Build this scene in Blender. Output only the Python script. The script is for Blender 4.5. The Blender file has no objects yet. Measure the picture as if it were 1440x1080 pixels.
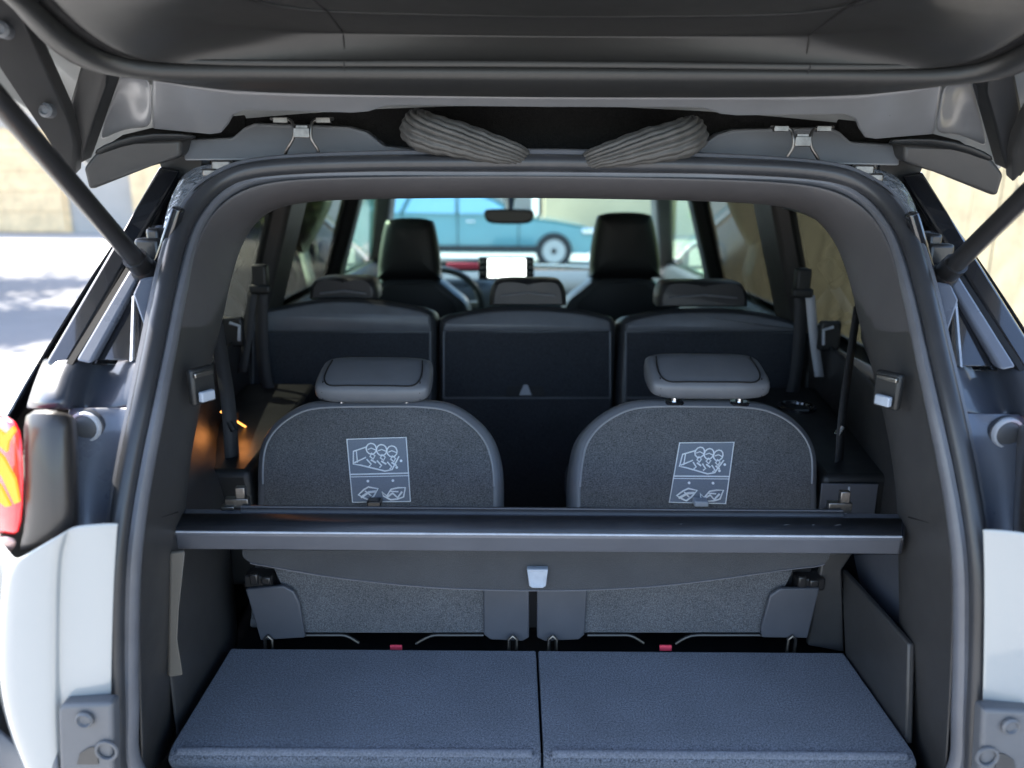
import bpy, math, random
from mathutils import Vector, Matrix
random.seed(7)
R = math.radians
S = bpy.context.scene
# ------------------------------------------------------------------ camera
CAM = Vector((-.044, -.87, 1.435)); PITCH = R(14.5); ROLL = R(.4); FPX = 1082.0
fw = Vector((0, math.cos(PITCH), -math.sin(PITCH)))
up0 = Vector((0, math.sin(PITCH), math.cos(PITCH))); rt0 = Vector((1, 0, 0))
rt = rt0*math.cos(ROLL) + up0*math.sin(ROLL); up = up0*math.cos(ROLL) - rt0*math.sin(ROLL)
cd = bpy.data.cameras.new('camera'); cam = bpy.data.objects.new('camera', cd); S.collection.objects.link(cam)
cd.sensor_width = 36; cd.lens = FPX/1440*36; cd.clip_start = .02; cd.clip_end = 2000
cam.matrix_world = Matrix(((rt.x, up.x, -fw.x, CAM.x), (rt.y, up.y, -fw.y, CAM.y), (rt.z, up.z, -fw.z, CAM.z), (0, 0, 0, 1)))
cd.dof.use_dof = True; cd.dof.focus_distance = 1.22; cd.dof.aperture_fstop = 2.7
S.camera = cam
# ------------------------------------------------------------------ sky, sun, exposure
SUN = Vector((-.64, .40, .80)).normalized()
w = bpy.data.worlds.new('World'); S.world = w; w.use_nodes = True
nt = w.node_tree; bg = nt.nodes['Background']
sky = nt.nodes.new('ShaderNodeTexSky'); sky.sky_type = 'NISHITA'; sky.sun_disc = False
sky.sun_elevation = math.asin(SUN.z); sky.sun_rotation = math.atan2(SUN.x, SUN.y)
sky.altitude = 100; sky.air_density = 1.0; sky.dust_density = 1.6; sky.ozone_density = 1.0
nt.links.new(sky.outputs[0], bg.inputs[0]); bg.inputs[1].default_value = .15
sd = bpy.data.lights.new('sun', 'SUN'); sd.energy = 3.6; sd.angle = R(.53); sd.color = (1, .93, .82)
so = bpy.data.objects.new('sun', sd); S.collection.objects.link(so)
so.rotation_euler = SUN.to_track_quat('Z', 'Y').to_euler(); so.location = SUN*40
S.view_settings.view_transform = 'Standard'; S.view_settings.look = 'None'
S.view_settings.exposure = 2.4; S.view_settings.gamma = 1
# ------------------------------------------------------------------ survey helpers: a sight line cut by a plane of known depth
def ray(px, py): return fw + rt*((px-720)/FPX) + up*((540-py)/FPX)
def U(px, py, Y):
    d = ray(px, py); return CAM + d*((Y-CAM.y)/d.y)
def UX(px, py, X):
    d = ray(px, py); return CAM + d*((X-CAM.x)/d.x)
def UZ(px, py, Z):
    d = ray(px, py); return CAM + d*((Z-CAM.z)/d.z)
def UP(px, py, P, n):
    d = ray(px, py); n = Vector(n); return CAM + d*((Vector(P)-CAM).dot(n)/d.dot(n))
FZ = [(.5, -.075), (.62, -.065), (.80, -.05), (1.0, -.02), (1.15, .055), (1.30, .175), (1.468, .36), (1.6, .5)]
def fz(z):                                   # rake of the tailgate opening
    if z <= FZ[0][0]: return FZ[0][1]
    for (a, ya), (b, yb) in zip(FZ, FZ[1:]):
        if z <= b: return ya + (yb-ya)*(z-a)/(b-a)
    return FZ[-1][1]
def US(px, py, off=0):
    d = ray(px, py); lo, hi = .3, 2.5
    for i in range(50):
        m = (lo+hi)/2; p = CAM + d*m
        if p.y < fz(p.z)+off: lo = m
        else: hi = m
    return CAM + d*lo
def mir(p): return Vector((-p.x, p.y, p.z))
def sym(p, s): return Vector((abs(p.x)*s if s > 0 else -abs(p.x), p.y, p.z))
# ------------------------------------------------------------------ materials
MATS = {}
def mat(name, col, rough=.5, metal=0, coat=0, bump=None, var=None, spec=.5, emit=None, estr=0, sheen=0, coatr=.05, blotch=None, rvar=0):
    m = bpy.data.materials.new(name); m.use_nodes = True; t = m.node_tree; b = t.nodes['Principled BSDF']
    b.inputs['Base Color'].default_value = (*col, 1); b.inputs['Roughness'].default_value = rough
    b.inputs['Metallic'].default_value = metal; b.inputs['Coat Weight'].default_value = coat
    b.inputs['Coat Roughness'].default_value = coatr; b.inputs['Specular IOR Level'].default_value = spec
    if sheen:
        b.inputs['Sheen Weight'].default_value = sheen; b.inputs['Sheen Roughness'].default_value = .5
        b.inputs['Sheen Tint'].default_value = (.8, .88, 1, 1)
    if emit:
        b.inputs['Emission Color'].default_value = (*emit, 1); b.inputs['Emission Strength'].default_value = estr
    tc = t.nodes.new('ShaderNodeTexCoord')
    if bump:
        n = t.nodes.new('ShaderNodeTexNoise'); n.inputs['Scale'].default_value = bump[0]; n.inputs['Detail'].default_value = 3
        t.links.new(tc.outputs['Object'], n.inputs['Vector'])
        bp = t.nodes.new('ShaderNodeBump'); bp.inputs['Strength'].default_value = bump[1]; bp.inputs['Distance'].default_value = bump[2] if len(bump) > 2 else .001
        t.links.new(n.outputs['Fac'], bp.inputs['Height']); t.links.new(bp.outputs[0], b.inputs['Normal'])
    last = None
    def ramp(scale, amt, detail, rough_=.6):
        n = t.nodes.new('ShaderNodeTexNoise'); n.inputs['Scale'].default_value = scale; n.inputs['Detail'].default_value = detail
        n.inputs['Roughness'].default_value = rough_
        t.links.new(tc.outputs['Object'], n.inputs['Vector'])
        mr = t.nodes.new('ShaderNodeMapRange'); mr.inputs[1].default_value = .3; mr.inputs[2].default_value = .7
        mr.inputs[3].default_value = 1-amt; mr.inputs[4].default_value = 1+amt
        t.links.new(n.outputs['Fac'], mr.inputs[0]); return mr.outputs[0]
    fac = None
    if var: fac = ramp(var[0], var[1], 2)
    if blotch:
        f2 = ramp(blotch[0], blotch[1], 5)
        if fac is None: fac = f2
        else:
            mm = t.nodes.new('ShaderNodeMath'); mm.operation = 'MULTIPLY'
            t.links.new(fac, mm.inputs[0]); t.links.new(f2, mm.inputs[1]); fac = mm.outputs[0]
    if fac is not None:
        v = t.nodes.new('ShaderNodeVectorMath'); v.operation = 'SCALE'; v.inputs[0].default_value = col
        t.links.new(fac, v.inputs['Scale']); t.links.new(v.outputs[0], b.inputs['Base Color'])
    if rvar:
        f3 = ramp(9, rvar, 6, .7); mm = t.nodes.new('ShaderNodeMath'); mm.operation = 'MULTIPLY'; mm.inputs[1].default_value = rough
        t.links.new(f3, mm.inputs[0]); t.links.new(mm.outputs[0], b.inputs['Roughness'])
    MATS[name] = m; return m
def glass(name, tint, refl=.0):
    m = bpy.data.materials.new(name); m.use_nodes = True; t = m.node_tree; t.nodes.clear()
    o = t.nodes.new('ShaderNodeOutputMaterial'); mx = t.nodes.new('ShaderNodeMixShader')
    tr = t.nodes.new('ShaderNodeBsdfTransparent'); tr.inputs[0].default_value = (*tint, 1)
    gl = t.nodes.new('ShaderNodeBsdfGlossy'); gl.inputs['Roughness'].default_value = .01
    lw = t.nodes.new('ShaderNodeLayerWeight'); pw = t.nodes.new('ShaderNodeMath'); pw.operation = 'POWER'; pw.inputs[1].default_value = 5
    fr = t.nodes.new('ShaderNodeMath'); fr.operation = 'MULTIPLY_ADD'; fr.inputs[1].default_value = .9; fr.inputs[2].default_value = .04
    lw.inputs['Blend'].default_value = .5
    t.links.new(lw.outputs['Facing'], pw.inputs[0]); t.links.new(pw.outputs[0], fr.inputs[0])
    t.links.new(fr.outputs[0], mx.inputs[0]); t.links.new(tr.outputs[0], mx.inputs[1]); t.links.new(gl.outputs[0], mx.inputs[2])
    t.links.new(mx.outputs[0], o.inputs[0]); MATS[name] = m; return m
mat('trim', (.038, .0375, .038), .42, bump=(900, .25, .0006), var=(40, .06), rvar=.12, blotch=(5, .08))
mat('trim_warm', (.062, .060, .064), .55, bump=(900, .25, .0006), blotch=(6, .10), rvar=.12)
mat('trim_dark', (.010, .011, .012), .5, bump=(900, .2, .0006), rvar=.15)
mat('side_post', (.11, .10, .085), .6, bump=(900, .25, .0006), blotch=(9, .1))
mat('tailgate_trim', (.017, .0175, .018), .42, bump=(700, .18, .0005), rvar=.10, blotch=(4, .08))
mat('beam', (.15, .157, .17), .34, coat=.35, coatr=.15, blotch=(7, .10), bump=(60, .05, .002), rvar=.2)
mat('aperture_sky_tint', (.115, .13, .165), .3, coat=.6, coatr=.08, blotch=(8, .08), rvar=.2, bump=(30, .05, .002))  # blue-grey base carries the sky's reflection in its colour
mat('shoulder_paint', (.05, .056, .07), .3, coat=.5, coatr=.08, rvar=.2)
mat('gloss_black', (.012, .013, .016), .12, coat=1, coatr=.03, rvar=.3, bump=(25, .03, .002))
mat('housing', (.022, .02, .02), .4, coat=.2, rvar=.2)
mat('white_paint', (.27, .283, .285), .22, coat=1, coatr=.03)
mat('bumper_plastic', (.085, .09, .10), .5, bump=(700, .2, .0006), blotch=(9, .12))
mat('rubber', (.030, .032, .037), .36, blotch=(14, .15), rvar=.2, bump=(300, .1, .0006))
mat('rubber_lip', (.10, .105, .12), .4, blotch=(14, .15), rvar=.2)
mat('groove', (.006, .006, .007), .7)
mat('fabric', (.088, .091, .098), .95, bump=(1100, .9, .0014), var=(520, .62), sheen=.25, spec=.2, blotch=(12, .10))
mat('fabric_dark', (.034, .037, .044), .95, bump=(1100, .7, .001), var=(420, .5), sheen=.12, spec=.2, blotch=(6, .12))
mat('leather', (.115, .122, .137), .42, bump=(420, .3, .0008), blotch=(15, .10), rvar=.15)
mat('leather_dark', (.027, .029, .033), .42, bump=(420, .3, .0008), rvar=.15)
mat('front_leather', (.010, .010, .012), .5, bump=(300, .25, .001))
mat('leather_pale', (.115, .121, .134), .45, bump=(420, .3, .0008), blotch=(15, .10), rvar=.15)
mat('piping', (.2, .208, .225), .5)
mat('carpet', (.112, .120, .142), 1, bump=(900, 1, .0025), var=(430, .85), sheen=.35, spec=.15, blotch=(9, .14))
mat('carpet_edge', (.14, .15, .178), 1, bump=(900, 1, .002), var=(420, .4), sheen=.35, spec=.15)
mat('felt', (.045, .047, .051), 1, bump=(900, .8, .0015), var=(750, .35), sheen=.2, spec=.2, blotch=(12, .12))
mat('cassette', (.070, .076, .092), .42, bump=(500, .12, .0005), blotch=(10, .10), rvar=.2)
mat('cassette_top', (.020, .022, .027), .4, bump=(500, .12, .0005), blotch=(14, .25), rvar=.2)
mat('edge_line', (.30, .33, .38), .35, blotch=(30, .25))
mat('label', (.12, .14, .175), .55, var=(500, .12))
mat('label_print', (.7, .73, .76), .6)
mat('hinge_plate', (.06, .065, .078), .45, bump=(400, .12, .0006), blotch=(12, .12))
mat('spring_steel', (.16, .155, .15), .35, metal=1, blotch=(80, .3))
mat('steel', (.30, .295, .28), .32, metal=1, blotch=(80, .25))
mat('black_metal', (.012, .012, .013), .35, coat=.2)
mat('chrome', (.8, .81, .83), .14, metal=1)
mat('boot_rubber', (.055, .054, .052), .55, blotch=(60, .25), bump=(120, .3, .002))
mat('foam', (.011, .011, .011), 1, bump=(500, .8, .002), var=(300, .3), spec=.1)
mat('belt', (.022, .023, .026), .7, bump=(1500, .5, .0006))
mat('belt_pale', (.36, .37, .40), .6, bump=(1500, .5, .0006))
mat('handle_grey', (.28, .32, .38), .5, blotch=(60, .1))
mat('red_tag', (.75, .06, .10), .6)
mat('lens_red', (.65, .01, .02), .12, coat=1, emit=(1, .015, .03), estr=.10)
mat('lamp_claw', (.6, .15, .02), .3, emit=(1, .30, .02), estr=.36)
mat('lamp_warm', (.8, .4, .1), .4, emit=(1, .38, .08), estr=.6)
mat('buffer_edge', (.5, .52, .56), .35)
mat('lens_clear', (.5, .3, .25), .15, coat=1)
mat('dim_mirror', (.012, .013, .012), .05, metal=1)
mat('crinkle', (.40, .44, .50), .22, metal=.7, bump=(45, .9, .01))
mat('screen', (.9, .95, .9), .3, emit=(.93, 1, .95), estr=1.1)
mat('headliner', (.20, .195, .185), .95, bump=(600, .3, .001))
mat('dash', (.03, .031, .034), .6)
mat('tyre', (.02, .02, .02), .8)
mat('rim', (.5, .51, .53), .3, metal=.9)
mat('blue_paint', (.10, .30, .31), .3, coat=1, blotch=(2, .05))
mat('reflecting_glass', (.35, .62, .70), .08, coat=1)  # pale base stands in for reflections on the parked car's windows
mat('sand_concrete', (.36, .35, .33), .9, blotch=(.35, .22), var=(30, .10), bump=(60, .4, .01))
mat('asphalt', (.15, .15, .155), .9, var=(60, .2), bump=(90, .5, .006), blotch=(.6, .15))
mat('plaster', (.58, .45, .27), .9, blotch=(.8, .10), bump=(30, .3, .004))
mat('plaster_grey', (.44, .40, .36), .9, blotch=(.8, .10), bump=(30, .3, .004))
mat('timber', (.85, .62, .36), .75, blotch=(3, .2), bump=(20, .3, .004))
mat('fence_timber', (.17, .155, .105), .8, blotch=(5, .25), bump=(30, .4, .004))
mat('roof_tile', (.30, .15, .10), .8, blotch=(4, .2))
mat('leaf', (.11, .17, .035), .6, blotch=(4, .35))
mat('leaf_pale', (.22, .28, .08), .6, blotch=(4, .35))
mat('bark', (.10, .07, .05), .9, bump=(20, .6, .01))
glass('windscreen_glass', (.66, .93, .97)); glass('front_glass', (.78, .95, .80)); glass('privacy_glass', (.30, .31, .29)); glass('lamp_glass', (.9, .2, .2))
# ------------------------------------------------------------------ mesh builder
COL = S.collection
def empty(name, loc):
    o = bpy.data.objects.new(name, None); COL.objects.link(o); o.location = loc; o.empty_display_size = .2; return o
def tag(o, label=None, cat=None, group=None, kind=None):
    if label: o['label'] = label
    if cat: o['category'] = cat
    if group: o['group'] = group
    if kind: o['kind'] = kind
    return o
def cat_spline(pts, n, closed=False):
    out = []; k = len(pts); seg = k if closed else k-1
    for i in range(seg):
        if closed: a, b, c, d = (pts[(i-1) % k], pts[i], pts[(i+1) % k], pts[(i+2) % k])
        else: a, b, c, d = pts[max(i-1, 0)], pts[i], pts[i+1], pts[min(i+2, k-1)]
        for j in range(n):
            t = j/n; out.append(.5*((2*b)+(c-a)*t+(2*a-5*b+4*c-d)*t*t+(3*b-a-3*c+d)*t**3))
    if not closed: out.append(pts[-1].copy())
    return out
def frames(pts, closed, ref=None):
    n = len(pts); T = []
    for i in range(n):
        a = pts[i-1] if (closed or i > 0) else pts[i]; b = pts[(i+1) % n] if (closed or i < n-1) else pts[i]
        T.append((b-a).normalized())
    fr = []
    if ref is not None:
        for i in range(n):
            r = ref[i] if isinstance(ref, list) else ref
            b = T[i].cross(r).normalized(); fr.append((b.cross(T[i]).normalized(), b))
        return fr
    v = Vector((0, 0, 1)) if abs(T[0].z) < .9 else Vector((1, 0, 0))
    nrm = (v - T[0]*v.dot(T[0])).normalized()
    for i in range(n):
        nrm = (nrm - T[i]*nrm.dot(T[i])).normalized(); fr.append((nrm, T[i].cross(nrm)))
    return fr
class M:
    def __init__(s): s.v = []; s.f = []
    def add(s, v, f):
        k = len(s.v); s.v += [Vector(p) for p in v]; s.f += [tuple(i+k for i in q) for q in f]; return s
    def box(s, c, d, rot=None):
        c = Vector(c); h = Vector(d)/2; vs = []
        for x in (-1, 1):
            for y in (-1, 1):
                for z in (-1, 1):
                    p = Vector((x*h.x, y*h.y, z*h.z)); p = rot @ p if rot else p; vs.append(c+p)
        return s.add(vs, [(0, 1, 3, 2), (4, 6, 7, 5), (0, 4, 5, 1), (2, 3, 7, 6), (0, 2, 6, 4), (1, 5, 7, 3)])
    def hexa(s, a, b):                        # two quads joined
        return s.add(list(a)+list(b), [(3, 2, 1, 0), (4, 5, 6, 7)]+[(i, (i+1) % 4, (i+1) % 4+4, i+4) for i in range(4)])
    def tube(s, pts, r, n=12, closed=False, prof=None, ref=None, caps=True, twist=0):
        fr = frames(pts, closed, ref); vs = []; fs = []; m = len(prof) if prof else n; N = len(pts)
        for i, p in enumerate(pts):
            a, b = fr[i]; rr = r[i] if isinstance(r, (list, tuple)) else r
            for j in range(m):
                if prof: x, y = prof[j]; x *= rr; y *= rr
                else: th = 2*math.pi*j/m; x, y = rr*math.cos(th), rr*math.sin(th)
                if twist: th = twist*i; x, y = x*math.cos(th)-y*math.sin(th), x*math.sin(th)+y*math.cos(th)
                vs.append(p+a*x+b*y)
        for i in range(N if closed else N-1):
            for j in range(m):
                i2 = (i+1) % N; fs.append((i*m+j, i*m+(j+1) % m, i2*m+(j+1) % m, i2*m+j))
        if caps and not closed: fs += [tuple(range(m))[::-1], tuple((N-1)*m+j for j in range(m))]
        return s.add(vs, fs)
    def grid(s, rows):
        m = len(rows[0]); vs = [p for r in rows for p in r]; fs = []
        for i in range(len(rows)-1):
            for j in range(m-1): fs.append((i*m+j, i*m+j+1, (i+1)*m+j+1, (i+1)*m+j))
        return s.add(vs, fs)
    def plate(s, loop, off):
        n = len(loop); vs = list(loop)+[p+off for p in loop]
        return s.add(vs, [tuple(range(n)), tuple(range(2*n-1, n-1, -1))]+[(i, i+n, (i+1) % n+n, (i+1) % n) for i in range(n)])
    def rings(s, rings, cap0=True, cap1=True):
        m = len(rings[0]); vs = [p for r in rings for p in r]; fs = []
        for i in range(len(rings)-1):
            for j in range(m): fs.append((i*m+j, i*m+(j+1) % m, (i+1)*m+(j+1) % m, (i+1)*m+j))
        if cap0: fs.append(tuple(range(m))[::-1])
        if cap1: fs.append(tuple((len(rings)-1)*m+j for j in range(m)))
        return s.add(vs, fs)
    def sphere(s, c, r, nu=16, nv=10, sc=(1, 1, 1)):
        c = Vector(c); rg = []
        for i in range(1, nv):
            th = math.pi*i/nv; rg.append([c+Vector((r*sc[0]*math.sin(th)*math.cos(2*math.pi*j/nu), r*sc[1]*math.sin(th)*math.sin(2*math.pi*j/nu), r*sc[2]*math.cos(th))) for j in range(nu)])
        return s.rings(rg)
    def flip(s): s.v = [mir(p) for p in s.v]; s.f = [q[::-1] for q in s.f]; return s
    def obj(s, name, mt, parent=None, bevel=0, seg=2, sub=0, solid=0, smooth=True, sharp=40, label=None, fix=True, off=0):
        me = bpy.data.meshes.new(name); me.from_pydata([tuple(p) for p in s.v], [], s.f); me.update()
        if fix:
            import bmesh
            bm = bmesh.new(); bm.from_mesh(me); bmesh.ops.recalc_face_normals(bm, faces=bm.faces); bm.to_mesh(me); bm.free()
        me.materials.append(MATS[mt])
        if smooth:
            me.shade_smooth()
            if not sub: me.set_sharp_from_angle(angle=R(sharp))
        o = bpy.data.objects.new(name, me); COL.objects.link(o)
        if solid:
            q = o.modifiers.new('solid', 'SOLIDIFY'); q.thickness = solid; q.offset = off
        if bevel:
            q = o.modifiers.new('bevel', 'BEVEL'); q.width = bevel; q.segments = seg; q.limit_method = 'ANGLE'; q.angle_limit = R(35); q.harden_normals = False
        if sub:
            q = o.modifiers.new('sub', 'SUBSURF'); q.levels = sub; q.render_levels = sub
        if parent is not None: par(o, parent)
        if label: o['label'] = label
        return o
def par(o, p):
    o.parent = p
    if p.type == 'EMPTY': o.matrix_parent_inverse = Matrix.Translation(-p.location)
def both(fn, name, mt, parent, labels=None, **k):
    out = []
    for s in (-1, 1):
        m = M(); fn(m)
        if s > 0: m.flip()
        out.append(m.obj(name, mt, parent, label=labels[(s+1)//2] if labels else None, **k))
    return out
def inset(loop, d, N):
    n = len(loop); out = []
    c = sum(loop, Vector())/n
    area = sum(((loop[i]-c).cross(loop[(i+1) % n]-c)).dot(N) for i in range(n)); sg = 1 if area > 0 else -1
    for i in range(n):
        t = (loop[(i+1) % n]-loop[i-1]).normalized(); out.append(loop[i]+N.cross(t)*sg*d)
    return out
def cushion(m, loop, N, prof, cap0=True, cap1=True):
    return m.rings([[p+N*h for p in inset(loop, d, N)] for d, h in prof], cap0, cap1)
def pillow(m, loop, N, prof):
    c = sum(loop, Vector())/len(loop)
    return m.rings([[p+(c-p).normalized()*d+N*h for p in loop] for d, h in prof])
def VV(l, Y): return [U(x, y, Y) for x, y in l]

# ================================================================== setting
def sheet(name, x0, x1, y0, y1, z, mt):
    return tag(M().add([(x0, y0, z), (x1, y0, z), (x1, y1, z), (x0, y1, z)], [(0, 1, 2, 3)]).obj(name, mt, smooth=False), kind='structure')
sheet('ground', -300, 300, -300, 300, 0, 'sand_concrete')
sheet('road', -300, 300, 5.6, 12.5, .004, 'asphalt')
# ================================================================== the car
car = empty('car', (0, 1.7, 0))
tag(car, 'white people carrier with raised tailgate seen into its boot and three rows of seats', 'car')
# ---- body flanks below the windows
def flank(m):
    cols = [(.02, .04), (.10, .0), (.35, -.02), (.9, -.04), (1.7, -.04), (2.6, -.03), (3.3, 0), (3.8, .06), (4.05, .18)]
    prof = [(.74, 1.075), (.79, 1.055), (.86, 1.0), (.905, .85), (.91, .6), (.90, .4), (.86, .25)]
    m.grid([[Vector((-(x-dx), y, z if y < 3.2 else z-.10*(y-3.2)/.8*(1 if z > .9 else .3))) for (x, z) in prof] for (y, dx) in cols])
both(flank, 'side_panel', 'white_paint', car, sub=1, solid=.012)
# ---- roof skin and headliner
def roofrow(y, z, hw): return [Vector((hw*t, y, z-.055*abs(t)**3)) for t in (-1, -.85, -.6, -.3, 0, .3, .6, .85, 1)]
M().grid([roofrow(y, z, h) for y, z, h in ((.44, 1.515, .60), (.8, 1.535, .62), (1.4, 1.555, .64), (2.0, 1.55, .64), (2.5, 1.50, .62))]).obj('roof', 'gloss_black', car, sub=1, solid=.015)
M().grid([roofrow(y, z, h) for y, z, h in ((.50, 1.47, .585), (.8, 1.485, .60), (1.4, 1.495, .62), (2.0, 1.48, .62), (2.5, 1.44, .60))]).obj('headliner', 'headliner', car, sub=1, solid=.01)
# ---- cabin floor, bonnet, dashboard
M().box((0, 1.6, .42), (1.5, 3.3, .03)).obj('cabin_floor', 'trim_dark', car)
M().grid([[Vector((x, y, z-.06*abs(x/.8)**2)) for x in (-.8, -.5, 0, .5, .8)] for y, z in ((3.25, 1.03), (3.6, 1.0), (3.9, .95), (4.1, .82), (4.15, .5))]).obj('bonnet', 'white_paint', car, sub=1, solid=.02)
M().grid([[Vector((x, y, z)) for x in (-.72, -.4, 0, .4, .72)] for y, z in ((3.28, .99), (3.0, 1.0), (2.8, .975), (2.74, .92), (2.78, .5))]).obj('dashboard', 'dash', car, sub=1, solid=.02)
# ---- glazing and pillars : plane between belt (x .745, z 1.075) and rail (x .605, z 1.46)
def wp(y, z, off=0):
    t = (z-1.075)/(1.46-1.075); return Vector((-(.745-.14*t-off), y, z))
def pillar(m, yb0, yb1, yt0, yt1, th=.05, zt=1.46):
    a = [wp(yb0, 1.05, -.004), wp(yb1, 1.05, -.004), wp(yt1, zt, -.004), wp(yt0, zt, -.004)]
    b = [wp(yb0+.02, 1.05, th), wp(yb1-.02, 1.05, th), wp(yt1-.02, zt, th), wp(yt0+.02, zt, th)]
    m.hexa(a, b)
both(lambda m: pillar(m, 1.10, 1.30, 1.00, 1.20), 'c_pillar'.replace('c_', 'rear_door_'), 'trim', car, bevel=.012)
both(lambda m: pillar(m, 1.98, 2.12, 1.86, 1.98), 'door_pillar', 'trim_dark', car, bevel=.012)
both(lambda m: m.hexa([wp(3.02, 1.03, -.004), wp(3.28, 1.03, -.004), wp(2.52, 1.47, -.004), wp(2.36, 1.47, -.004)],
                      [wp(3.06, 1.03, .06), wp(3.26, 1.03, .06), wp(2.52, 1.47, .07), wp(2.38, 1.47, .07)]), 'windscreen_pillar', 'trim', car, bevel=.012)
both(lambda m: m.tube([wp(.42, 1.47, .02), wp(1.2, 1.485, .02), wp(2.0, 1.48, .02), wp(2.5, 1.455, .02)], .035, 12), 'roof_rail', 'trim_dark', car)
def pane(m, pts): m.plate([wp(y, z, .012) for y, z in pts], Vector((.004, 0, 0)))
both(lambda m: pane(m, [(.55, 1.06), (1.16, 1.06), (1.06, 1.455), (.45, 1.455)]), 'quarter_window', 'privacy_glass', car)
both(lambda m: pane(m, [(1.25, 1.06), (2.03, 1.06), (1.90, 1.455), (1.15, 1.455)]), 'rear_door_window', 'privacy_glass', car)
both(lambda m: pane(m, [(2.06, 1.06), (3.15, 1.06), (2.42, 1.455), (1.95, 1.455)]), 'front_door_window', 'front_glass', car)
wsr = [[Vector((x, y-.10*(x/.66)**2, z)) for x in (-.66, -.4, 0, .4, .66)] for y, z in ((3.30, 1.00), (2.92, 1.24), (2.53, 1.465))]
M().grid(wsr).obj('windscreen', 'windscreen_glass', car, sub=1)
# ---- door cards (inside wall under the belt), fore of the boot
def doorcard(m): m.grid([[Vector((-(x), y, z)) for x, z in ((.735, 1.07), (.715, 1.06), (.71, .9), (.70, .7), (.69, .42))] for y in (1.0, 1.4, 2.0, 2.6, 3.2)])
both(doorcard, 'door_card', 'trim_dark', car, sub=1, solid=.01)
# ---- boot opening : seal, lip, garnish
sealpx = [(174, 1075), (171, 1000), (169, 900), (170, 800), (178, 720), (191, 640), (207, 560), (223, 480), (239, 400), (254, 340), (272, 300), (302, 265), (345, 243), (410, 234), (520, 230), (640, 229)]
half = [US(*p) for p in sealpx]
for p in half: p.y -= .012
half += [Vector((0, half[-1].y, half[-1].z+.001))]
bl = [Vector((0, -.075, .655)), Vector((-.25, -.075, .655)), Vector((-.44, -.072, .658)), Vector((-.505, -.068, .685))]
path = bl+half
full = path+[mir(p) for p in reversed(path[1:-1])]
full = cat_spline(full, 4, True)
ctr = Vector((0, .1, 1.08))
def sealref(p):
    return Vector((p.x, 0, (p.z-1.08)*1.2)).normalized()
refs = [sealref(p) for p in full]
seal = M().tube(full, .0125, closed=True, prof=[(1.0*math.cos(a), 1.15*math.sin(a)) for a in [i*math.pi/8 for i in range(16)]], ref=refs).obj('weather_seal', 'rubber', car)
inn = [p - refs[i]*.017 + Vector((0, .010, 0)) for i, p in enumerate(full)]
M().tube(inn, .0085, closed=True, prof=[(math.cos(i*math.pi/5), 1.3*math.sin(i*math.pi/5)) for i in range(10)], ref=refs).obj('seal_lip', 'rubber_lip', seal)
gro = [p - refs[i]*.0105 + Vector((0, .008, 0)) for i, p in enumerate(full)]
M().tube(gro, .006, closed=True, n=6, ref=refs).obj('seal_groove', 'groove', seal)
out_ = [p + refs[i]*.013 + Vector((0, .006, 0)) for i, p in enumerate(full)]
M().tube(out_, .0075, closed=True, n=8, ref=refs).obj('seal_bead', 'rubber_lip', seal)
# garnish between the seal and the load space
outer = [(196, 1078), (193, 1000), (190, 900), (191, 800), (199, 720), (212, 640), (228, 560), (244, 480), (260, 400), (275, 340), (292, 305), (320, 277), (358, 259), (415, 251), (520, 248), (640, 247), (760, 247)]
inner = [(232, 1075), (236, 1000), (243, 900), (246, 800), (249, 720), (259, 640), (276, 560), (298, 480), (317, 400), (331, 350), (350, 318), (382, 296), (430, 286), (490, 283), (580, 281.5), (660, 281), (760, 281)]
go = [US(*p)+Vector((0, .004, 0)) for p in outer]
go[-1].x = 0
gi = [US(*p, off=.13+.0*i) for i, p in enumerate(inner)]
gi[-1].x = 0
gm = [a*.45+b*.55 + Vector((0, -.022, 0)) for a, b in zip(go, gi)]
ga = [a*.88+b*.12 + Vector((0, -.008, 0)) for a, b in zip(go, gi)]
ge = [b+Vector((-.01 if i < 12 else 0, .05, 0 if i < 11 else .012)) for i, b in enumerate(gi)]
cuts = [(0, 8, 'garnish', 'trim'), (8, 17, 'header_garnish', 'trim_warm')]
def gar(a, b):
    def fn(m):
        sl = slice(a, min(b+1, 17)); m.grid([[p+Vector((0, .004, 0)) for p in r_[sl]] for r_ in (go, ga, gm, gi, ge)])
    return fn
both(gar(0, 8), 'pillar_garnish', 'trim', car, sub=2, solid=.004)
m = M(); rows = []
for r_ in (go, ga, gm, gi, ge):
    h = r_[7:]; rows.append(h+[mir(p) for p in reversed(h[:-1])])
rows[0] = [p+Vector((0, -.001, 0)) for p in rows[0]]
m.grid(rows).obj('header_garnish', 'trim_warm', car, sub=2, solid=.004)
for x, y in ((316, 287), (1222, 292)):
    c = US(x, y, .05); M().rings([[c+Vector((r_*math.cos(t*math.pi/8), -h, r_*math.sin(t*math.pi/8))) for t in range(16)] for r_, h in ((.006, -.01), (.006, .002), (.003, .004))]).obj('trim_clip', 'rubber_lip', car)
both(lambda m: m.tube([p+Vector((.0012, -.0005, 0)) for p in (go[4], ga[4], gm[4], gi[4])], .0011, 6), 'garnish_joint', 'groove', car)
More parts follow.
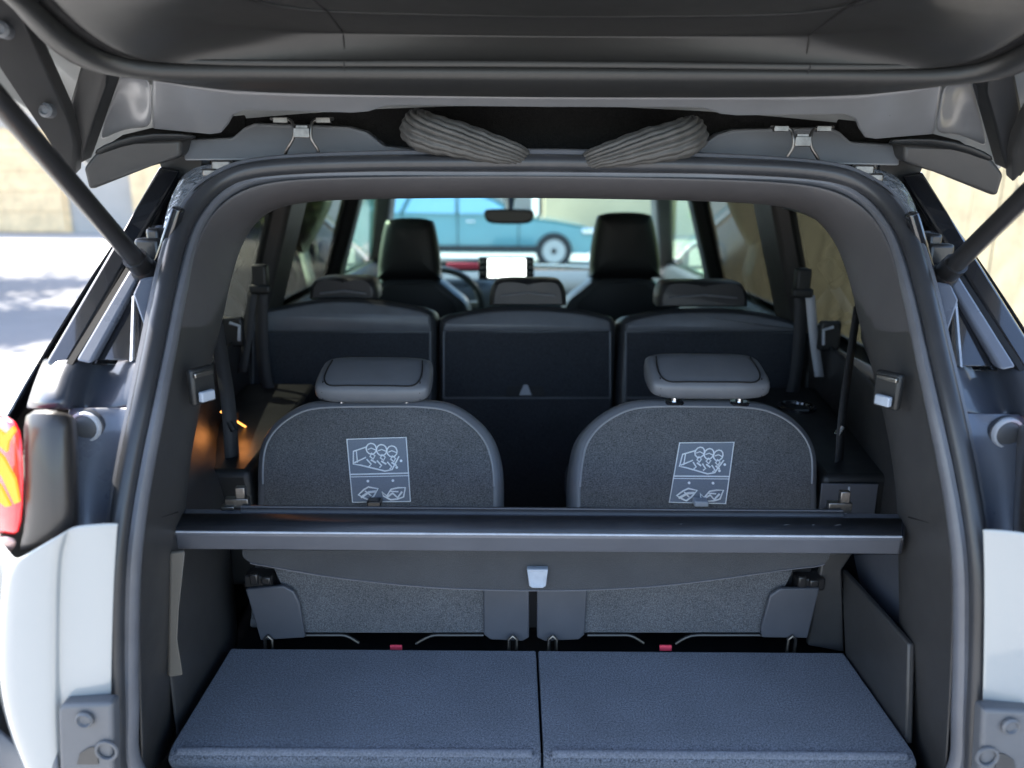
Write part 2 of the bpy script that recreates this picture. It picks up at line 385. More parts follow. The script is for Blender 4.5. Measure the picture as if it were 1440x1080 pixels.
# ---- load space walls
Wl = []
for k in range(0, 10):
    p = gi[k]; Wl.append(p)
def wallx(y, z):
    base = [(.05, .525), (.12, .535), (.20, .585), (.3, .605), (.45, .62), (.6, .65), (.8, .69), (1.05, .72)]
    x = base[-1][1]
    for (a, xa), (b, xb) in zip(base, base[1:]):
        if y <= b: x = xa+(xb-xa)*(max(y, a)-a)/(b-a); break
    if z > 1.08: x = min(x, .745-.14*(z-1.075)/.385-.03)
    return x
def wall(m, s=-1):
    ys = [.07, .12, .16, .20, .30, .42, .55, .72, .9, 1.1]
    m.grid([[Vector(((-1 if s < 0 else 1)*(min(wallx(y, z), .522+max(0, y-.34)*.45) if s < 0 and z < .95 else wallx(y, z)), y, z)) for z in (.60, .70, .85, .94, 1.0, 1.08)] for y in ys])
for s in (-1, 1):
    m = M(); wall(m, s); m.obj('load_space_wall', 'trim', car, sub=1, solid=.006)
# upper pillar behind the quarter window
wr = [(1203, 470), (1204, 430), (1200, 395), (1190, 355), (1168, 322), (1130, 298), (1090, 291)]
def qtrim(m):
    A = cat_spline([gi[i] for i in (5, 6, 7, 8, 9, 10, 11)], 2)
    edge = []
    for q, (x, y) in enumerate(wr):
        p = UX(x, y, .655-.006*q); edge.append(Vector((-p.x, p.y, p.z)))
    B = cat_spline(edge, 2)
    C_ = [(a+b)/2+Vector((-.015, 0, 0)) for a, b in zip(A, B)]
    D = [b+Vector((-.03, .01, 0)) for b in B]
    m.grid([A, C_, B, D])
both(qtrim, 'rear_pillar_trim', 'trim', car, sub=1, solid=.004)
# wheel-arch ledge in the load space
def ledge(m):
    a = [Vector((-.455, .40, .72)), Vector((-.60, .40, .72)), Vector((-.60, .40, .945)), Vector((-.475, .40, .945))]
    b = [Vector((-.50, .98, .72)), Vector((-.71, .98, .72)), Vector((-.71, .98, .955)), Vector((-.53, .98, .955))]
    m.hexa([p+Vector((-.03, 0, 0)) for p in a], b)
leds = both(ledge, 'wheel_arch_ledge', 'trim_dark', car, bevel=.012, seg=3)
for s, o in zip((-1, 1), leds):
    c = Vector((s*.60, .80, .951)); rg = []
    for r_, h in ((.042, .0), (.042, .006), (.037, .008), (.033, .006), (.031, -.0)):
        rg.append([c+Vector((r_*math.cos(t*math.pi/12), r_*math.sin(t*math.pi/12), h)) for t in range(24)])
    if s > 0: M().rings(rg).obj('cup_holder', 'gloss_black', o)
    if s > 0: M().plate([Vector((s*x, .396, z)) for x, z in ((.500, .862), (.60, .862), (.60, .932), (.500, .932))], Vector((0, -.004, 0))).obj('ledge_front', 'cassette', o, bevel=.0015)
    if s > 0: M().box((s*.548, .3915, .897), (.003, .003, .06)).obj('ledge_seam', 'edge_line', o)
# boot sill and under-floor tray
M().grid([[Vector((x, y, z)) for x in (-.53, -.3, 0, .3, .53)] for y, z in ((.02, .56), (.0, .655), (-.02, .672), (-.06, .672), (-.07, .64), (-.08, .50))]).obj('sill_trim', 'trim', car, sub=1, solid=.006)
M().box((0, .32, .63), (1.06, .58, .02)).obj('load_floor_tray', 'trim_dark', car)
# ---- divider panels beside the floor
def divider(m, s):
    a, b = UX(1183, 800, .505), UX(1277, 905, .505)
    q = [a, b, Vector((.505, UX(1281, 1000, .505).y, .688)), Vector((.505, .240, .688))]
    m.plate(q, Vector((.010, 0, 0)))
m = M(); divider(m, 1); m.obj('side_divider', 'trim', car, bevel=.003)
M().plate([US(x, y, .105) for x, y in ((240, 778), (261, 775), (252, 860), (250, 900), (258, 950), (238, 953))], Vector((-.006, .006, 0))).obj('side_net_post', 'side_post', car, bevel=.002)
M().plate([UX(x, y, .545) for x, y in ((1199, 778), (1275, 778), (1276, 890), (1240, 862), (1208, 822))], Vector((.006, 0, 0))).obj('pocket_light_patch', 'cassette', car, bevel=.003)  # pale plate added for the light caught on the pocket's side wall
M().plate(VV([(1158, 778), (1200, 778), (1184, 802), (1188, 918), (1136, 908)], .268), Vector((0, .012, 0))).obj('side_trim_block', 'trim', car, bevel=.003)
# courtesy lamp glowing in the left wall
c = UX(326, 588, -.600)
bl_ = M().box(c, (.012, .05, .014)).obj('boot_lamp', 'trim_dark', car, bevel=.002, label='small warm glowing courtesy lamp in the left wall')
M().tube([UX(311, 579, -.592), UX(345, 600, -.592)], .0022, 8).obj('lamp_diffuser', 'lamp_warm', bl_)
ld = bpy.data.lights.new('boot_lamp_light', 'POINT'); ld.energy = .018; ld.color = (1, .36, .09); ld.shadow_soft_size = .012
lo = bpy.data.objects.new('boot_lamp_light', ld); COL.objects.link(lo); lo.location = c+Vector((.022, -.01, 0)); lo.parent = bl_
# ---- pillar fittings (hook / lamp recess)
for s in (-1, 1):
    def P(x, y, Y): p = U(x, y, Y); return p
    c = US(1245, 547, .055)+Vector((-.006, -.004, 0)); c = Vector(((abs(c.x)+.008)*s, c.y, c.z))
    rot = Matrix.Rotation(-s*R(62), 3, 'Z') @ Matrix.Rotation(R(0), 3, 'X')
    hk = M().box(c, (.038, .012, .05), rot).obj('bag_hook', 'trim_dark', car, bevel=.004)
    M().box(c+Vector((-s*.010, -.010, -.012)), (.022, .008, .014), rot).obj('hook_tongue', 'handle_grey', hk, bevel=.002)
    M().box(c+Vector((-s*.006, -.006, .017)), (.030, .006, .006), rot).obj('hook_rim', 'steel', hk, bevel=.001)

# ================================================================== second row
def seatrow2():
    P0 = Vector((0, 1.08, 1.13)); n = Vector((0, -1, .18)).normalized()
    specs = [
        ([(346, 790), (346, 560), (348, 470), (356, 442), (400, 428), (450, 419), (500, 418), (560, 425), (600, 434), (611, 446), (613, 470), (613, 560), (613, 790)], 'left'),
        ([(617, 790), (617, 560), (616, 470), (618, 448), (640, 440), (690, 432), (741, 430), (800, 433), (850, 442), (864, 450), (866, 472), (864, 560), (860, 790)], 'mid'),
        ([(864, 790), (867, 560), (872, 474), (876, 450), (900, 441), (950, 434), (1010, 433), (1060, 437), (1110, 448), (1126, 458), (1130, 480), (1130, 560), (1130, 790)], 'right')]
    hr = [(434, 391, 531, 421), (688, 394, 797, 430), (925, 397, 1053, 432)]
    seats = []
    for (lp, nm), h in zip(specs, hr):
        loop = [UP(x, y, P0, n) for x, y in lp]
        side = [loop[0]]+cat_spline(loop[1:-1], 4)+[loop[-1]]
        seat = cushion(M(), side, n, [(0, -.13), (0, -.02), (.006, -.006), (.016, 0)]).obj('second_row_seat', 'leather_dark', car)
        seats.append(seat)
        # upper band and cloth panel
        x0, x1 = lp[2][0]+8, lp[-3][0]-8; yb = 466
        top = [(x, y+7) for x, y in lp if y < yb-14 and x0+4 < x < x1-4]
        ta = [UP(x, y, P0+n*.001, n) for x, y in ([(x0, top[0][1]+8)]+top+[(x1, top[-1][1]+8)])]; loop = [UP(x0, yb, P0+n*.001, n)]+cat_spline(ta, 3)+[UP(x1, yb, P0+n*.001, n)]
        cushion(M(), loop, n, [(0, -.004), (.001, .002), (.006, .006)]).obj('leather_band', 'leather', seat)
        loop = [UP(x, y, P0+n*.001, n) for x, y in ((x0, yb+1), (x1, yb+1), (x1, 558), (x0, 558))]
        cushion(M(), loop, n, [(0, -.004), (.002, .003), (.01, .005)]).obj('cloth_panel', 'fabric_dark', seat)
        loop = [UP(x, y, P0+n*.001, n) for x, y in ((x0, 561), (x1, 561), (x1-2, 780), (x0+2, 780))]
        cushion(M(), loop, n, [(0, -.004), (.002, .003), (.01, .005)]).obj('lower_cloth_panel', 'fabric_dark', seat)
        m = M()
        for a, b in (((x0, yb), (x0, 560)), ((x1, yb), (x1, 560)), ((x0, 559.5), (x1, 559.5))):
            m.tube([UP(*a, P0+n*.005, n), UP(*b, P0+n*.005, n)], .0025, 6)
        m.obj('seam_piping', 'leather', seat)
        # comma headrest
        a, b, c, d = h; Y = 1.13
        ol = [U(a, d, Y), U(a+1, (b+d)/2, Y), U(a+7, b+4, Y), U(a+20, b, Y), U((a+c)/2, b-1, Y), U(c-20, b, Y), U(c-7, b+4, Y), U(c-1, (b+d)/2, Y), U(c, d, Y)]
        ol = cat_spline(ol, 3)
        hrst = pillow(M(), ol, Vector((0, -1, 0)), [(.012, -.09), (.002, -.08), (0, -.02), (.004, 0), (.014, .008)]).obj('headrest', 'leather_dark', seat)
        m = M(); m.tube([U(a+16, b+22, Y-.012), U((a+c)/2, b+18, Y-.014), U(c-16, b+22, Y-.012)], .003, 6)
        m.obj('headrest_seam', 'leather', seat)
    # release loop of the middle seat
    o = M().plate(VV([(716, 544), (762, 544), (766, 560), (712, 560)], 1.150), Vector((0, .006, 0)))
    P = P0+n*.008
    M().plate([UP(x, y, P, n) for x, y in ((714, 543), (764, 543), (767, 558), (711, 558))], -n*.004).obj('release_recess', 'groove', seats[1])
    P = P0+n*.013
    M().plate([UP(x, y, P, n) for x, y in ((736, 541), (742, 541), (748, 556), (730, 556))], -n*.006).obj('release_strap', 'belt_pale', seats[1], bevel=.002)
    # cushions of the bench below (seen from a step aside)
    for x in (-.48, 0, .48):
        M().box((x, 1.45, .72), (.45, .55, .16)).obj('second_row_cushion', 'leather_dark', car, bevel=.04, seg=4)
seatrow2()
# ================================================================== front seats
for (a, b, c, d), sx in (((530, 307, 619, 394), -.40), ((830, 299, 930, 392), .40)):
    Y = 2.1; w_ = c-a
    ol = [(a, d-6), (a+w_*.02, b+(d-b)*.55), (a+w_*.10, b+10), (a+w_*.17, b+3), (a+w_*.35, b), (a+w_*.65, b), (a+w_*.83, b+3), (a+w_*.90, b+10), (c-w_*.02, b+(d-b)*.55), (c, d-6), (c-5, d), (a+5, d)]
    lp = cat_spline(VV(ol, Y), 3, True)
    cx = sum(p.x for p in lp)/len(lp)
    zt = U(a, d, Y).z
    sh = [Vector((cx+x, Y+.02, z)) for x, z in ((-.24, .60), (-.25, .85), (-.245, zt-.17), (-.22, zt-.09), (-.17, zt-.045), (-.12, zt-.005), (-.07, zt+.008), (.07, zt+.008), (.12, zt-.005), (.17, zt-.045), (.22, zt-.09), (.245, zt-.17), (.25, .85), (.24, .60))]
    sh = [sh[0]]+cat_spline(sh[1:-1], 3)+[sh[-1]]
    st = cushion(M(), sh, Vector((0, -1, 0)), [(.02, -.14), (.004, -.12), (0, -.03), (.01, -.005), (.03, .004)]).obj('front_seat', 'leather_dark', car)
    pillow(M(), lp, Vector((0, -1, 0)), [(.03, -.115), (.006, -.10), (0, -.03), (.006, -.012), (.02, -.001), (.05, .005), (.09, .007)]).obj('headrest', 'front_leather', st)
    cb = sum(sh, Vector())/len(sh); bp = [p+(cb-p)*.2 for p in sh]
    pillow(M(), bp, Vector((0, -1, 0)), [(0, -.005), (.002, .012), (.012, .015)]).obj('seat_back_panel', 'front_leather', st)
    M().box((cx, Y+.32, .68), (.46, .50, .16)).obj('seat_cushion', 'leather_dark', st, bevel=.04, seg=4)
# dash screen, steering wheel, mirror
Y = 2.70
fr_ = VV([(673, 361), (751, 361), (751, 394), (673, 394)], Y)
sc = M().plate(fr_, Vector((0, .02, 0))).obj('touchscreen', 'gloss_black', car, bevel=.004)
M().plate(VV([(686, 364), (739, 364), (739, 390), (686, 390)], Y-.002), Vector((0, .001, 0))).obj('screen', 'screen', sc)
m = M()
for x in (677, 681, 743, 747):
    for k in range(3): m.box(U(x, 368+k*8, Y-.003), (.006, .004, .012))
m.obj('side_keys', 'steel', sc)
M().box((U(712, 377, Y).x, Y+.10, .98), (.10, .16, .10)).obj('screen_stalk', 'dash', sc, bevel=.01)
c = U(620, 428, 2.66)
circ = [c+Vector((.185*math.cos(t*math.pi/20), -.05*math.sin(t*math.pi/20), .165*math.sin(t*math.pi/20))) for t in range(40)]
sw = M().tube(circ, .016, 10, closed=True).obj('steering_wheel', 'leather_dark', car)
M().box(c+Vector((0, .02, 0)), (.16, .05, .10)).obj('wheel_hub', 'dash', sw, bevel=.02)
M().box(c+Vector((0, .01, 0)), (.34, .02, .03)).obj('wheel_spoke', 'steel', sw, bevel=.006)
ins = M().box(U(648, 372, 2.86), (.26, .10, .06)).obj('instrument_pod', 'dash', car, bevel=.02)
M().box(U(652, 374, 2.80), (.16, .006, .028)).obj('instrument_glow', 'red_tag', ins, bevel=.004)
c = U(716, 304, 2.52)
lp = [c+Vector((x, 0, z)) for x, z in ((-.105, .022), (-.06, .030), (.06, .030), (.105, .022), (.10, -.018), (.06, -.032), (-.06, -.032), (-.10, -.018))]
mr = cushion(M(), cat_spline(lp, 3, True), Vector((0, -1, 0)), [(.01, -.03), (0, -.02), (0, 0), (.005, .003)]).obj('rear_view_mirror', 'trim_dark', car)
M().plate(inset(lp, .008, Vector((0, -1, 0))), Vector((0, -.004, 0))).obj('mirror_glass', 'dim_mirror', mr)
M().tube([c+Vector((0, .02, .02)), c+Vector((0, .05, .06)), c+Vector((0, .09, .11))], [.018, .022, .04], 12).obj('mirror_stem', 'trim_dark', mr)
for s in (-1, 1):
    dm = M(); cushion(dm, cat_spline([Vector((s*(.90+x), 2.95, 1.10+z)) for x, z in ((-.10, -.06), (.08, -.05), (.11, 0), (.09, .07), (-.02, .075), (-.10, .04))], 3, True), Vector((0, -1, 0)), [(.03, -.10), (.004, -.05), (0, -.01), (.006, 0)])
    d_ = dm.obj('door_mirror', 'white_paint', car)
    M().plate([Vector((s*(.90+x), 2.948, 1.10+z)) for x, z in ((-.08, -.045), (.07, -.04), (.09, 0), (.075, .055), (-.02, .06), (-.08, .03))], Vector((0, -.003, 0))).obj('mirror_glass', 'chrome', d_)
    M().box((s*.79, 3.0, 1.06), (.10, .05, .05)).obj('mirror_foot', 'gloss_black', d_, bevel=.01)

# ================================================================== third row
P3 = Vector((0, .30, .72)); N3 = Vector((0, -1, .42)).normalized()
s3 = [[(357, 730), (357, 690), (358, 645), (366, 615), (385, 590), (415, 570), (450, 561), (530, 559), (600, 560), (640, 568), (675, 592), (696, 620), (706, 655), (708, 690), (708, 730)],
      [(802, 730), (802, 690), (805, 655), (813, 620), (833, 592), (866, 570), (905, 560), (980, 559), (1056, 561), (1095, 571), (1125, 590), (1145, 615), (1154, 645), (1154, 690), (1152, 730)]]
hd = [(448, 509, 608, 571), (908, 501, 1075, 566)]
labs = [[(487, 617), (572, 614), (578, 706), (495, 707)], [(955, 622), (1033, 621), (1021, 709), (940, 707)]]
def quadpt(q, u, v): return q[0]*(1-u)*(1-v)+q[1]*u*(1-v)+q[2]*u*v+q[3]*(1-u)*v
for i in range(2):
    loop = [UP(x, y, P3, N3) for x, y in s3[i]]
    top = cat_spline(loop[1:-1], 4)
    bot = lambda p, z: Vector((p.x, P3.y+(z-.72)*.42, z))
    loop = [bot(loop[0], .70)]+[bot(loop[0], .82)]+top+[bot(loop[-1], .82)]+[bot(loop[-1], .70)]
    st = cushion(M(), loop, N3, [(.01, -.11), (0, -.10), (0, -.022), (.005, -.007), (.014, 0)]).obj('third_row_seat', 'leather', car)
    pan = inset(loop, .017, N3); pan = [p for p in pan]
    pc = sum(pan, Vector())/len(pan); rgs = [[p+N3*h for p in inset(pan, d, N3)] for d, h in ((0, -.003), (.001, .002), (.006, .0045))]
    for t_, h in ((.15, .0055), (.3, .0065), (.5, .0072), (.75, .0076)): rgs.append([p.lerp(pc+N3*.0045, t_)+N3*(h-.0045) for p in rgs[2]])
    M().rings(rgs).obj('cloth_panel', 'fabric', st)
    pp = inset(loop, .0165, N3)[3:-3]; pp = [p+N3*.003 for p in pp]
    M().tube(pp, .0019, 8).obj('piping', 'piping', st)
    # headrest: a wedge pillow leaning forward over its posts
    a, b, c, d = hd[i]; Yh = .47
    xl, xr = U(a, 545, Yh).x, U(c, 545, Yh).x; zb, zt = U(a, d-2, Yh).z, U(a, b, Yh).z
    cx = (xl+xr)/2; hw = (xr-xl)/2; H = .083
    prof = [(0, 0), (.022, -.003), (.04, .0), (.047, .006), (.05, .018), (.050, .03), (.036, .040), (-.03, .064), (-.058, .066), (-.068, .052), (-.06, .02), (-.035, .004)]
    rg = []; zb0 = zb+.014
    for q in range(21):
        t = -1+q/10; e = (1-abs(t)**5)
        k = .72+.28*e if abs(t) < 1 else .62
        rg.append([Vector((cx+hw*t*(1 if abs(t) < 1 else 1.0), Yh-.0+(-py)*(.6+.4*k)*1.0-.0, zb0+.034+(pz-.034)*k*.98)) for py, pz in prof])
    h_ = M().rings(rg).obj('headrest', 'leather_pale', st, sub=1)
    def hp(t, py, pz):
        k = .72+.28*(1-abs(t)**5); return Vector((cx+hw*t, Yh-py*(.6+.4*k), zb0+.034+(pz-.034)*k*.98))
    sm = [hp(-.80, -.03, .0655), hp(-.83, .0, .055), hp(-.82, .030, .043)]+[hp(t, .0455, .0345) for t in (-.7, -.4, 0, .4, .7)]+[hp(.82, .030, .043), hp(.83, .0, .055), hp(.80, -.03, .0655)]
    M().tube(cat_spline(sm, 4), .0014, 6).obj('headrest_seam', 'groove', h_)
    m = M()
    for t in (-.83, .83): m.tube([hp(t, .036, .040), hp(t, .049, .02), hp(t, .044, .004)], .0009, 6)
    m.obj('corner_stitching', 'groove', h_)
    for sg in (-1, 1):
        x = cx+sg*.058
        M().tube([Vector((x, Yh-.020, zb-.06)), Vector((x, Yh-.018, zb+.03))], .0065, 12).obj('headrest_post', 'chrome', h_)
        rr = [[Vector((x+r_*1.2*math.cos(t*math.pi/10), Yh-.016+r_*math.sin(t*math.pi/10), zb+.001+hh)) for t in range(20)] for r_, hh in ((.016, -.012), (.016, .002), (.013, .005), (.007, .005))]
        M().rings(rr).obj('post_guide', 'gloss_black', h_)
    # instruction label
    LP = P3+N3*.0085
    q = [UP(x, y, LP, N3) for x, y in labs[i]]
    lb = M().plate(q, -N3*.0015).obj('instruction_label', 'label', st, label='pale pictogram sticker about folding the rear seat')
    m = M(); up_ = N3*.0007
    def line(pts, r=.0009, closed=False): m.tube([quadpt(q, u, v)+up_ for u, v in pts], r*1.25, 5, closed)
    line([(0.01, .01), (.99, .01), (.99, .99), (.01, .99)], .0011, True); line([(0, .56), (1, .56)], .001); line([(0, .60), (1, .60)], .0006)
    for k in range(3):
        u0 = .40+.17*k; v0 = .17+.025*k
        line([(u0+.085*math.cos(t*.52), v0+.085*math.sin(t*.52)) for t in range(12)], .0010, True)
        line([(u0-.06, v0+.01), (u0, v0-.01), (u0+.07, v0+.02)], .0008)
        line([(u0+.0, v0+.07), (u0+.05, v0+.11), (u0+.02, v0+.16), (u0-.03, v0+.12)], .0012, True)
        line([(u0-.09, v0+.16), (u0-.02, v0+.24), (u0-.06, v0+.27)], .0011)
        line([(u0-.02, v0+.17), (u0+.06, v0+.22)], .0013)
    line([(.32, .14), (.10, .20), (.08, .40), (.20, .42), (.60, .52), (.72, .50), (.85, .30)], .0011)
    line([(.10, .38), (.30, .30)], .001); line([(.15, .20), (.15, .38)], .0008)
    for u0, v0 in ((.88, .37), (.80, .47), (.30, .67), (.72, .67)): m.tube([quadpt(q, u0, v0)+up_*.2, quadpt(q, u0, v0)+up_*1.4], .0024, 8)
    line([(.12, .88), (.22, .80), (.30, .76), (.46, .79), (.38, .90), (.30, .96), (.22, .93)], .0013, True)
    line([(.16, .92), (.30, .84), (.42, .83)], .0017); line([(.24, .82), (.34, .90)], .0010)
    line([(.52, .84), (.60, .90), (.68, .80), (.80, .78), (.92, .78), (.88, .92), (.78, .95), (.66, .96), (.54, .90)], .0012, True)
    line([(.60, .92), (.70, .86), (.78, .93), (.86, .84)], .0016); line([(.66, .83), (.80, .84)], .0010)
    m.obj('label_print', 'label_print', lb)
    # seat hinge area below the shelf : cloth skirt, side plates, latches, feet
    Yk = .262
    if i == 0: sk = [(384, 796), (742, 800), (742, 893), (425, 893)]; pl = [[(345, 829), (398, 824), (413, 832), (421, 848), (429, 897), (366, 901)], [(680, 822), (744, 822), (744, 897), (735, 902), (690, 900), (680, 893)]]; lat = (367, 812); feet = (378, 721)
    else: sk = [(757, 800), (1116, 800), (1072, 893), (757, 893)]; pl = [[(1083, 838), (1097, 828), (1153, 827), (1136, 898), (1072, 897), (1070, 885)], [(755, 822), (826, 822), (822, 893), (814, 900), (766, 902), (755, 897)]]; lat = (1136, 816); feet = (777, 1113)
    cushion(M(), VV(sk, Yk), Vector((0, -1, 0)), [(0, -.02), (.002, -.004), (.006, 0)]).obj('lower_cloth_panel', 'fabric', st)
    for z_, p in enumerate(pl):
        M().plate(VV(p, Yk-.012 if z_ == 0 else Yk-.006), Vector((0, .008, 0))).obj('hinge_plate', 'hinge_plate', st, bevel=.0025, seg=3)
    x, y = lat
    lt = M()
    lt.box(U(x, y, Yk+.01), (.046, .03, .022)); lt.box(U(x-9, y+1, Yk-.004), (.014, .012, .020)); lt.box(U(x+8, y+3, Yk-.004), (.016, .012, .014))
    lt.obj('seat_latch', 'black_metal', st, bevel=.003)
    for x in feet:
        f_ = M(); c = U(x, 905, Yk-.016)
        f_.tube([c+Vector((-.006, 0, -.015)), c+Vector((-.006, 0, .008)), c+Vector((0, 0, .014)), c+Vector((.006, 0, .008)), c+Vector((.006, 0, -.015))], .003, 8)
        f_.obj('anchor_loop', 'spring_steel', st)
    for (x0, x1, fl) in (((428, 505, 1), (585, 680, -1)) if i == 0 else ((826, 905, 1), (950, 1072, -1))):
        pts = [(x0, 893), ((x0+x1)/2, 893), (x1-18, 894), (x1, 904)] if fl > 0 else [(x0, 905), (x0+22, 894), ((x0+x1)/2, 893), (x1, 893)]
        M().tube(cat_spline([U(x, y, Yk-.003) for x, y in pts], 4), .0028, 8).obj('spring_wire', 'black_metal', st)
    x = 557 if i == 0 else 936
    M().box(U(x, 911, Yk-.01), (.020, .004, .010)).obj('pull_tag', 'red_tag', st, bevel=.001)
    x = 527 if i == 0 else 985
    M().box(UP(x, 706, P3+N3*.02, N3), (.024, .02, .010)).obj('strap_clip', 'black_metal' if i == 0 else 'handle_grey', st, bevel=.002)
    cx3 = sum(p.x for p in loop)/len(loop)
    M().box((cx3, .66, .76), (.40, .40, .10)).obj('seat_cushion', 'fabric_dark', st, bevel=.03, seg=3)
M().box((0, .285, .79), (.9, .01, .15)).obj('seat_gap_panel', 'groove', car)

# ================================================================== boot floor boards
def board(px0, px1, lab, fx):
    root = None
    xs0, xs1 = px0, px1
    z = .70
    rows = []
    a0 = Vector((xs0, .005, z)); 
    m = M(); prof = [(.240, -.03), (.240, -.004), (.236, .0), (.04, .0), (.012, -.0005), (.0, -.006), (-.003, -.012), (-.001, -.018), (.004, -.030)]
    n = 16; rg = []
    for k in range(n+1):
        t = k/n; x = xs0+(xs1-xs0)*t
        e = 1
        rg.append([Vector((x, y, z+h)) for y, h in prof])
    m.rings(rg)
    o = m.obj('boot_floor_board', 'carpet', bevel=.005, seg=3, sharp=30)
    tag(o, lab, 'floor board', 'carpeted boards of the boot floor')
    m = M(); xa, xb = xs0+.012, xs1-.012
    lp = [Vector((x, -.0005, z-.0065)) for x in (xa, (xa+xb)/2, xb)]
    m.tube([Vector((x, .006, z-.004)) for x in (xa, (xa*2+xb)/3, (xa+2*xb)/3, xb)], .0055, 10)
    m.obj('edge_binding', 'carpet_edge', o)
    return o
board(-.500, -.002, 'dark blue grey carpeted boot floor board, the left one of the pair', 0)
board(.002, .500, 'dark blue grey carpeted boot floor board, the right one of the pair beside the side pocket', 1)
M().box((0, .02, .645), (1.0, .05, .045)).obj('floor_edge_carpet', 'carpet', car, bevel=.006)

# ================================================================== luggage cover
lc = empty('luggage_cover', (0, .13, .955))
tag(lc, 'rolled grey luggage cover cassette spanning the boot behind the rearmost seats', 'luggage cover')
def xrun(prof, x0, x1, name, mt, parent, **k):
    m = M(); m.rings([[Vector((x+(y-.1)*.5*(1 if x > 0 else -1), y, z)) for y, z in prof] for x in (x0, x1)]); return m.obj(name, mt, parent, **k)
pA, pB = U(757, 727, .135), U(757, 751, .098)
pC = U(757, 776, .110)
prof = [(pA.y, pA.z), (pB.y, pB.z), (pB.y-.002, pB.z-.004), (pC.y, pC.z), (.15, pC.z-.002), (.165, pA.z-.01), (.155, pA.z)]
xl = U(247, 750, .1).x; xr = U(1268, 757, .1).x
cs = xrun(prof, xl, xr, 'cassette', 'cassette', lc, bevel=.0025)
pf = [Vector((0, pA.y-.001, pA.z+.001)), Vector((0, pB.y-.0005, pB.z+.0015))]
nrm = Vector((0, -(pA.z-pB.z), -(pB.y-pA.y)*-1)).normalized(); nrm = Vector((0, -.5, .8)).normalized()
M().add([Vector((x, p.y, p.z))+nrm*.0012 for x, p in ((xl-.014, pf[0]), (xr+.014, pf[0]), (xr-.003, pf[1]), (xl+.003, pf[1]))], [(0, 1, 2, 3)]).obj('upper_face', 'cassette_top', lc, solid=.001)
M().tube([Vector((xl+.002, pB.y-.001, pB.z)), Vector((xr-.002, pB.y-.001, pB.z))], .0016, 8).obj('edge_strip', 'edge_line', lc)
for s, x in ((-1, xl), (1, xr)):
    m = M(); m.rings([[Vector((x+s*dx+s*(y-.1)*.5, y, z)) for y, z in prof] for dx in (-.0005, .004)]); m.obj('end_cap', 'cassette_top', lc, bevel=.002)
pD = U(757, 716, .15)
m = M(); x0, x1 = U(340, 716, .15).x, U(1185, 716, .15).x
m.tube([Vector((x0, .152, pD.z-.008)), Vector((0, .152, pD.z-.008)), Vector((x1, .152, pD.z-.008))], .0095, 12); m.obj('pull_bar', 'cassette_top', lc)
m = M(); m.tube([Vector((x0, .148, pD.z+.0015)), Vector((x1, .148, pD.z+.0015))], .0012, 6); m.obj('pull_bar_edge', 'cassette', lc)
for x, y in ((334, 703), (1180, 709)):
    m = M(); c = U(x, y, .16)
    m.box(c+Vector((0, 0, -.004)), (.034, .012, .016)); m.box(c+Vector((.006, 0, .012)), (.014, .010, .018)); m.box(c+Vector((-.012, -.004, -.009)), (.020, .014, .006))
    m.obj('end_bracket', 'spring_steel', lc, bevel=.0015)
for x, dx, w_ in ((.19, .004, .0004), (.335, .008, .0004), (.374, .004, .0004), (.405, .009, .0004)):
    a = Vector((x, pA.y, pA.z)).lerp(Vector((x, pB.y, pB.z)), .45)+nrm*.003
    M().tube([a, a+Vector((dx, .002 if w_ > .0005 else .0005, .001))], w_, 5).obj('scuff_mark', 'rubber_lip', lc)
# hanging flap with pull handle
fl = [(341, 772), (341, 782), (352, 791), (384, 797), (480, 813), (600, 825), (690, 829), (757, 830), (830, 829), (920, 824), (1010, 814), (1110, 800), (1152, 795), (1165, 787), (1168, 774)]
loop = cat_spline(VV(fl, .185), 3)
flap = cushion(M(), loop, Vector((0, -1, 0)), [(0, -.006), (0, -.001), (.0015, .001), (.004, .001)]).obj('flap', 'felt', lc)
M().tube([p+Vector((0, -.0012, 0)) for p in loop[6:-5]], .0013, 6).obj('flap_piping', 'cassette', flap)
hl = VV([(741, 801), (771, 801), (768, 825), (763, 828), (749, 828), (744, 825)], .172)
cushion(M(), hl, Vector((0, -1, 0)), [(0, -.012), (0, -.002), (.002, 0), (.006, -.002)]).obj('pull_handle', 'handle_grey', lc, bevel=.001)

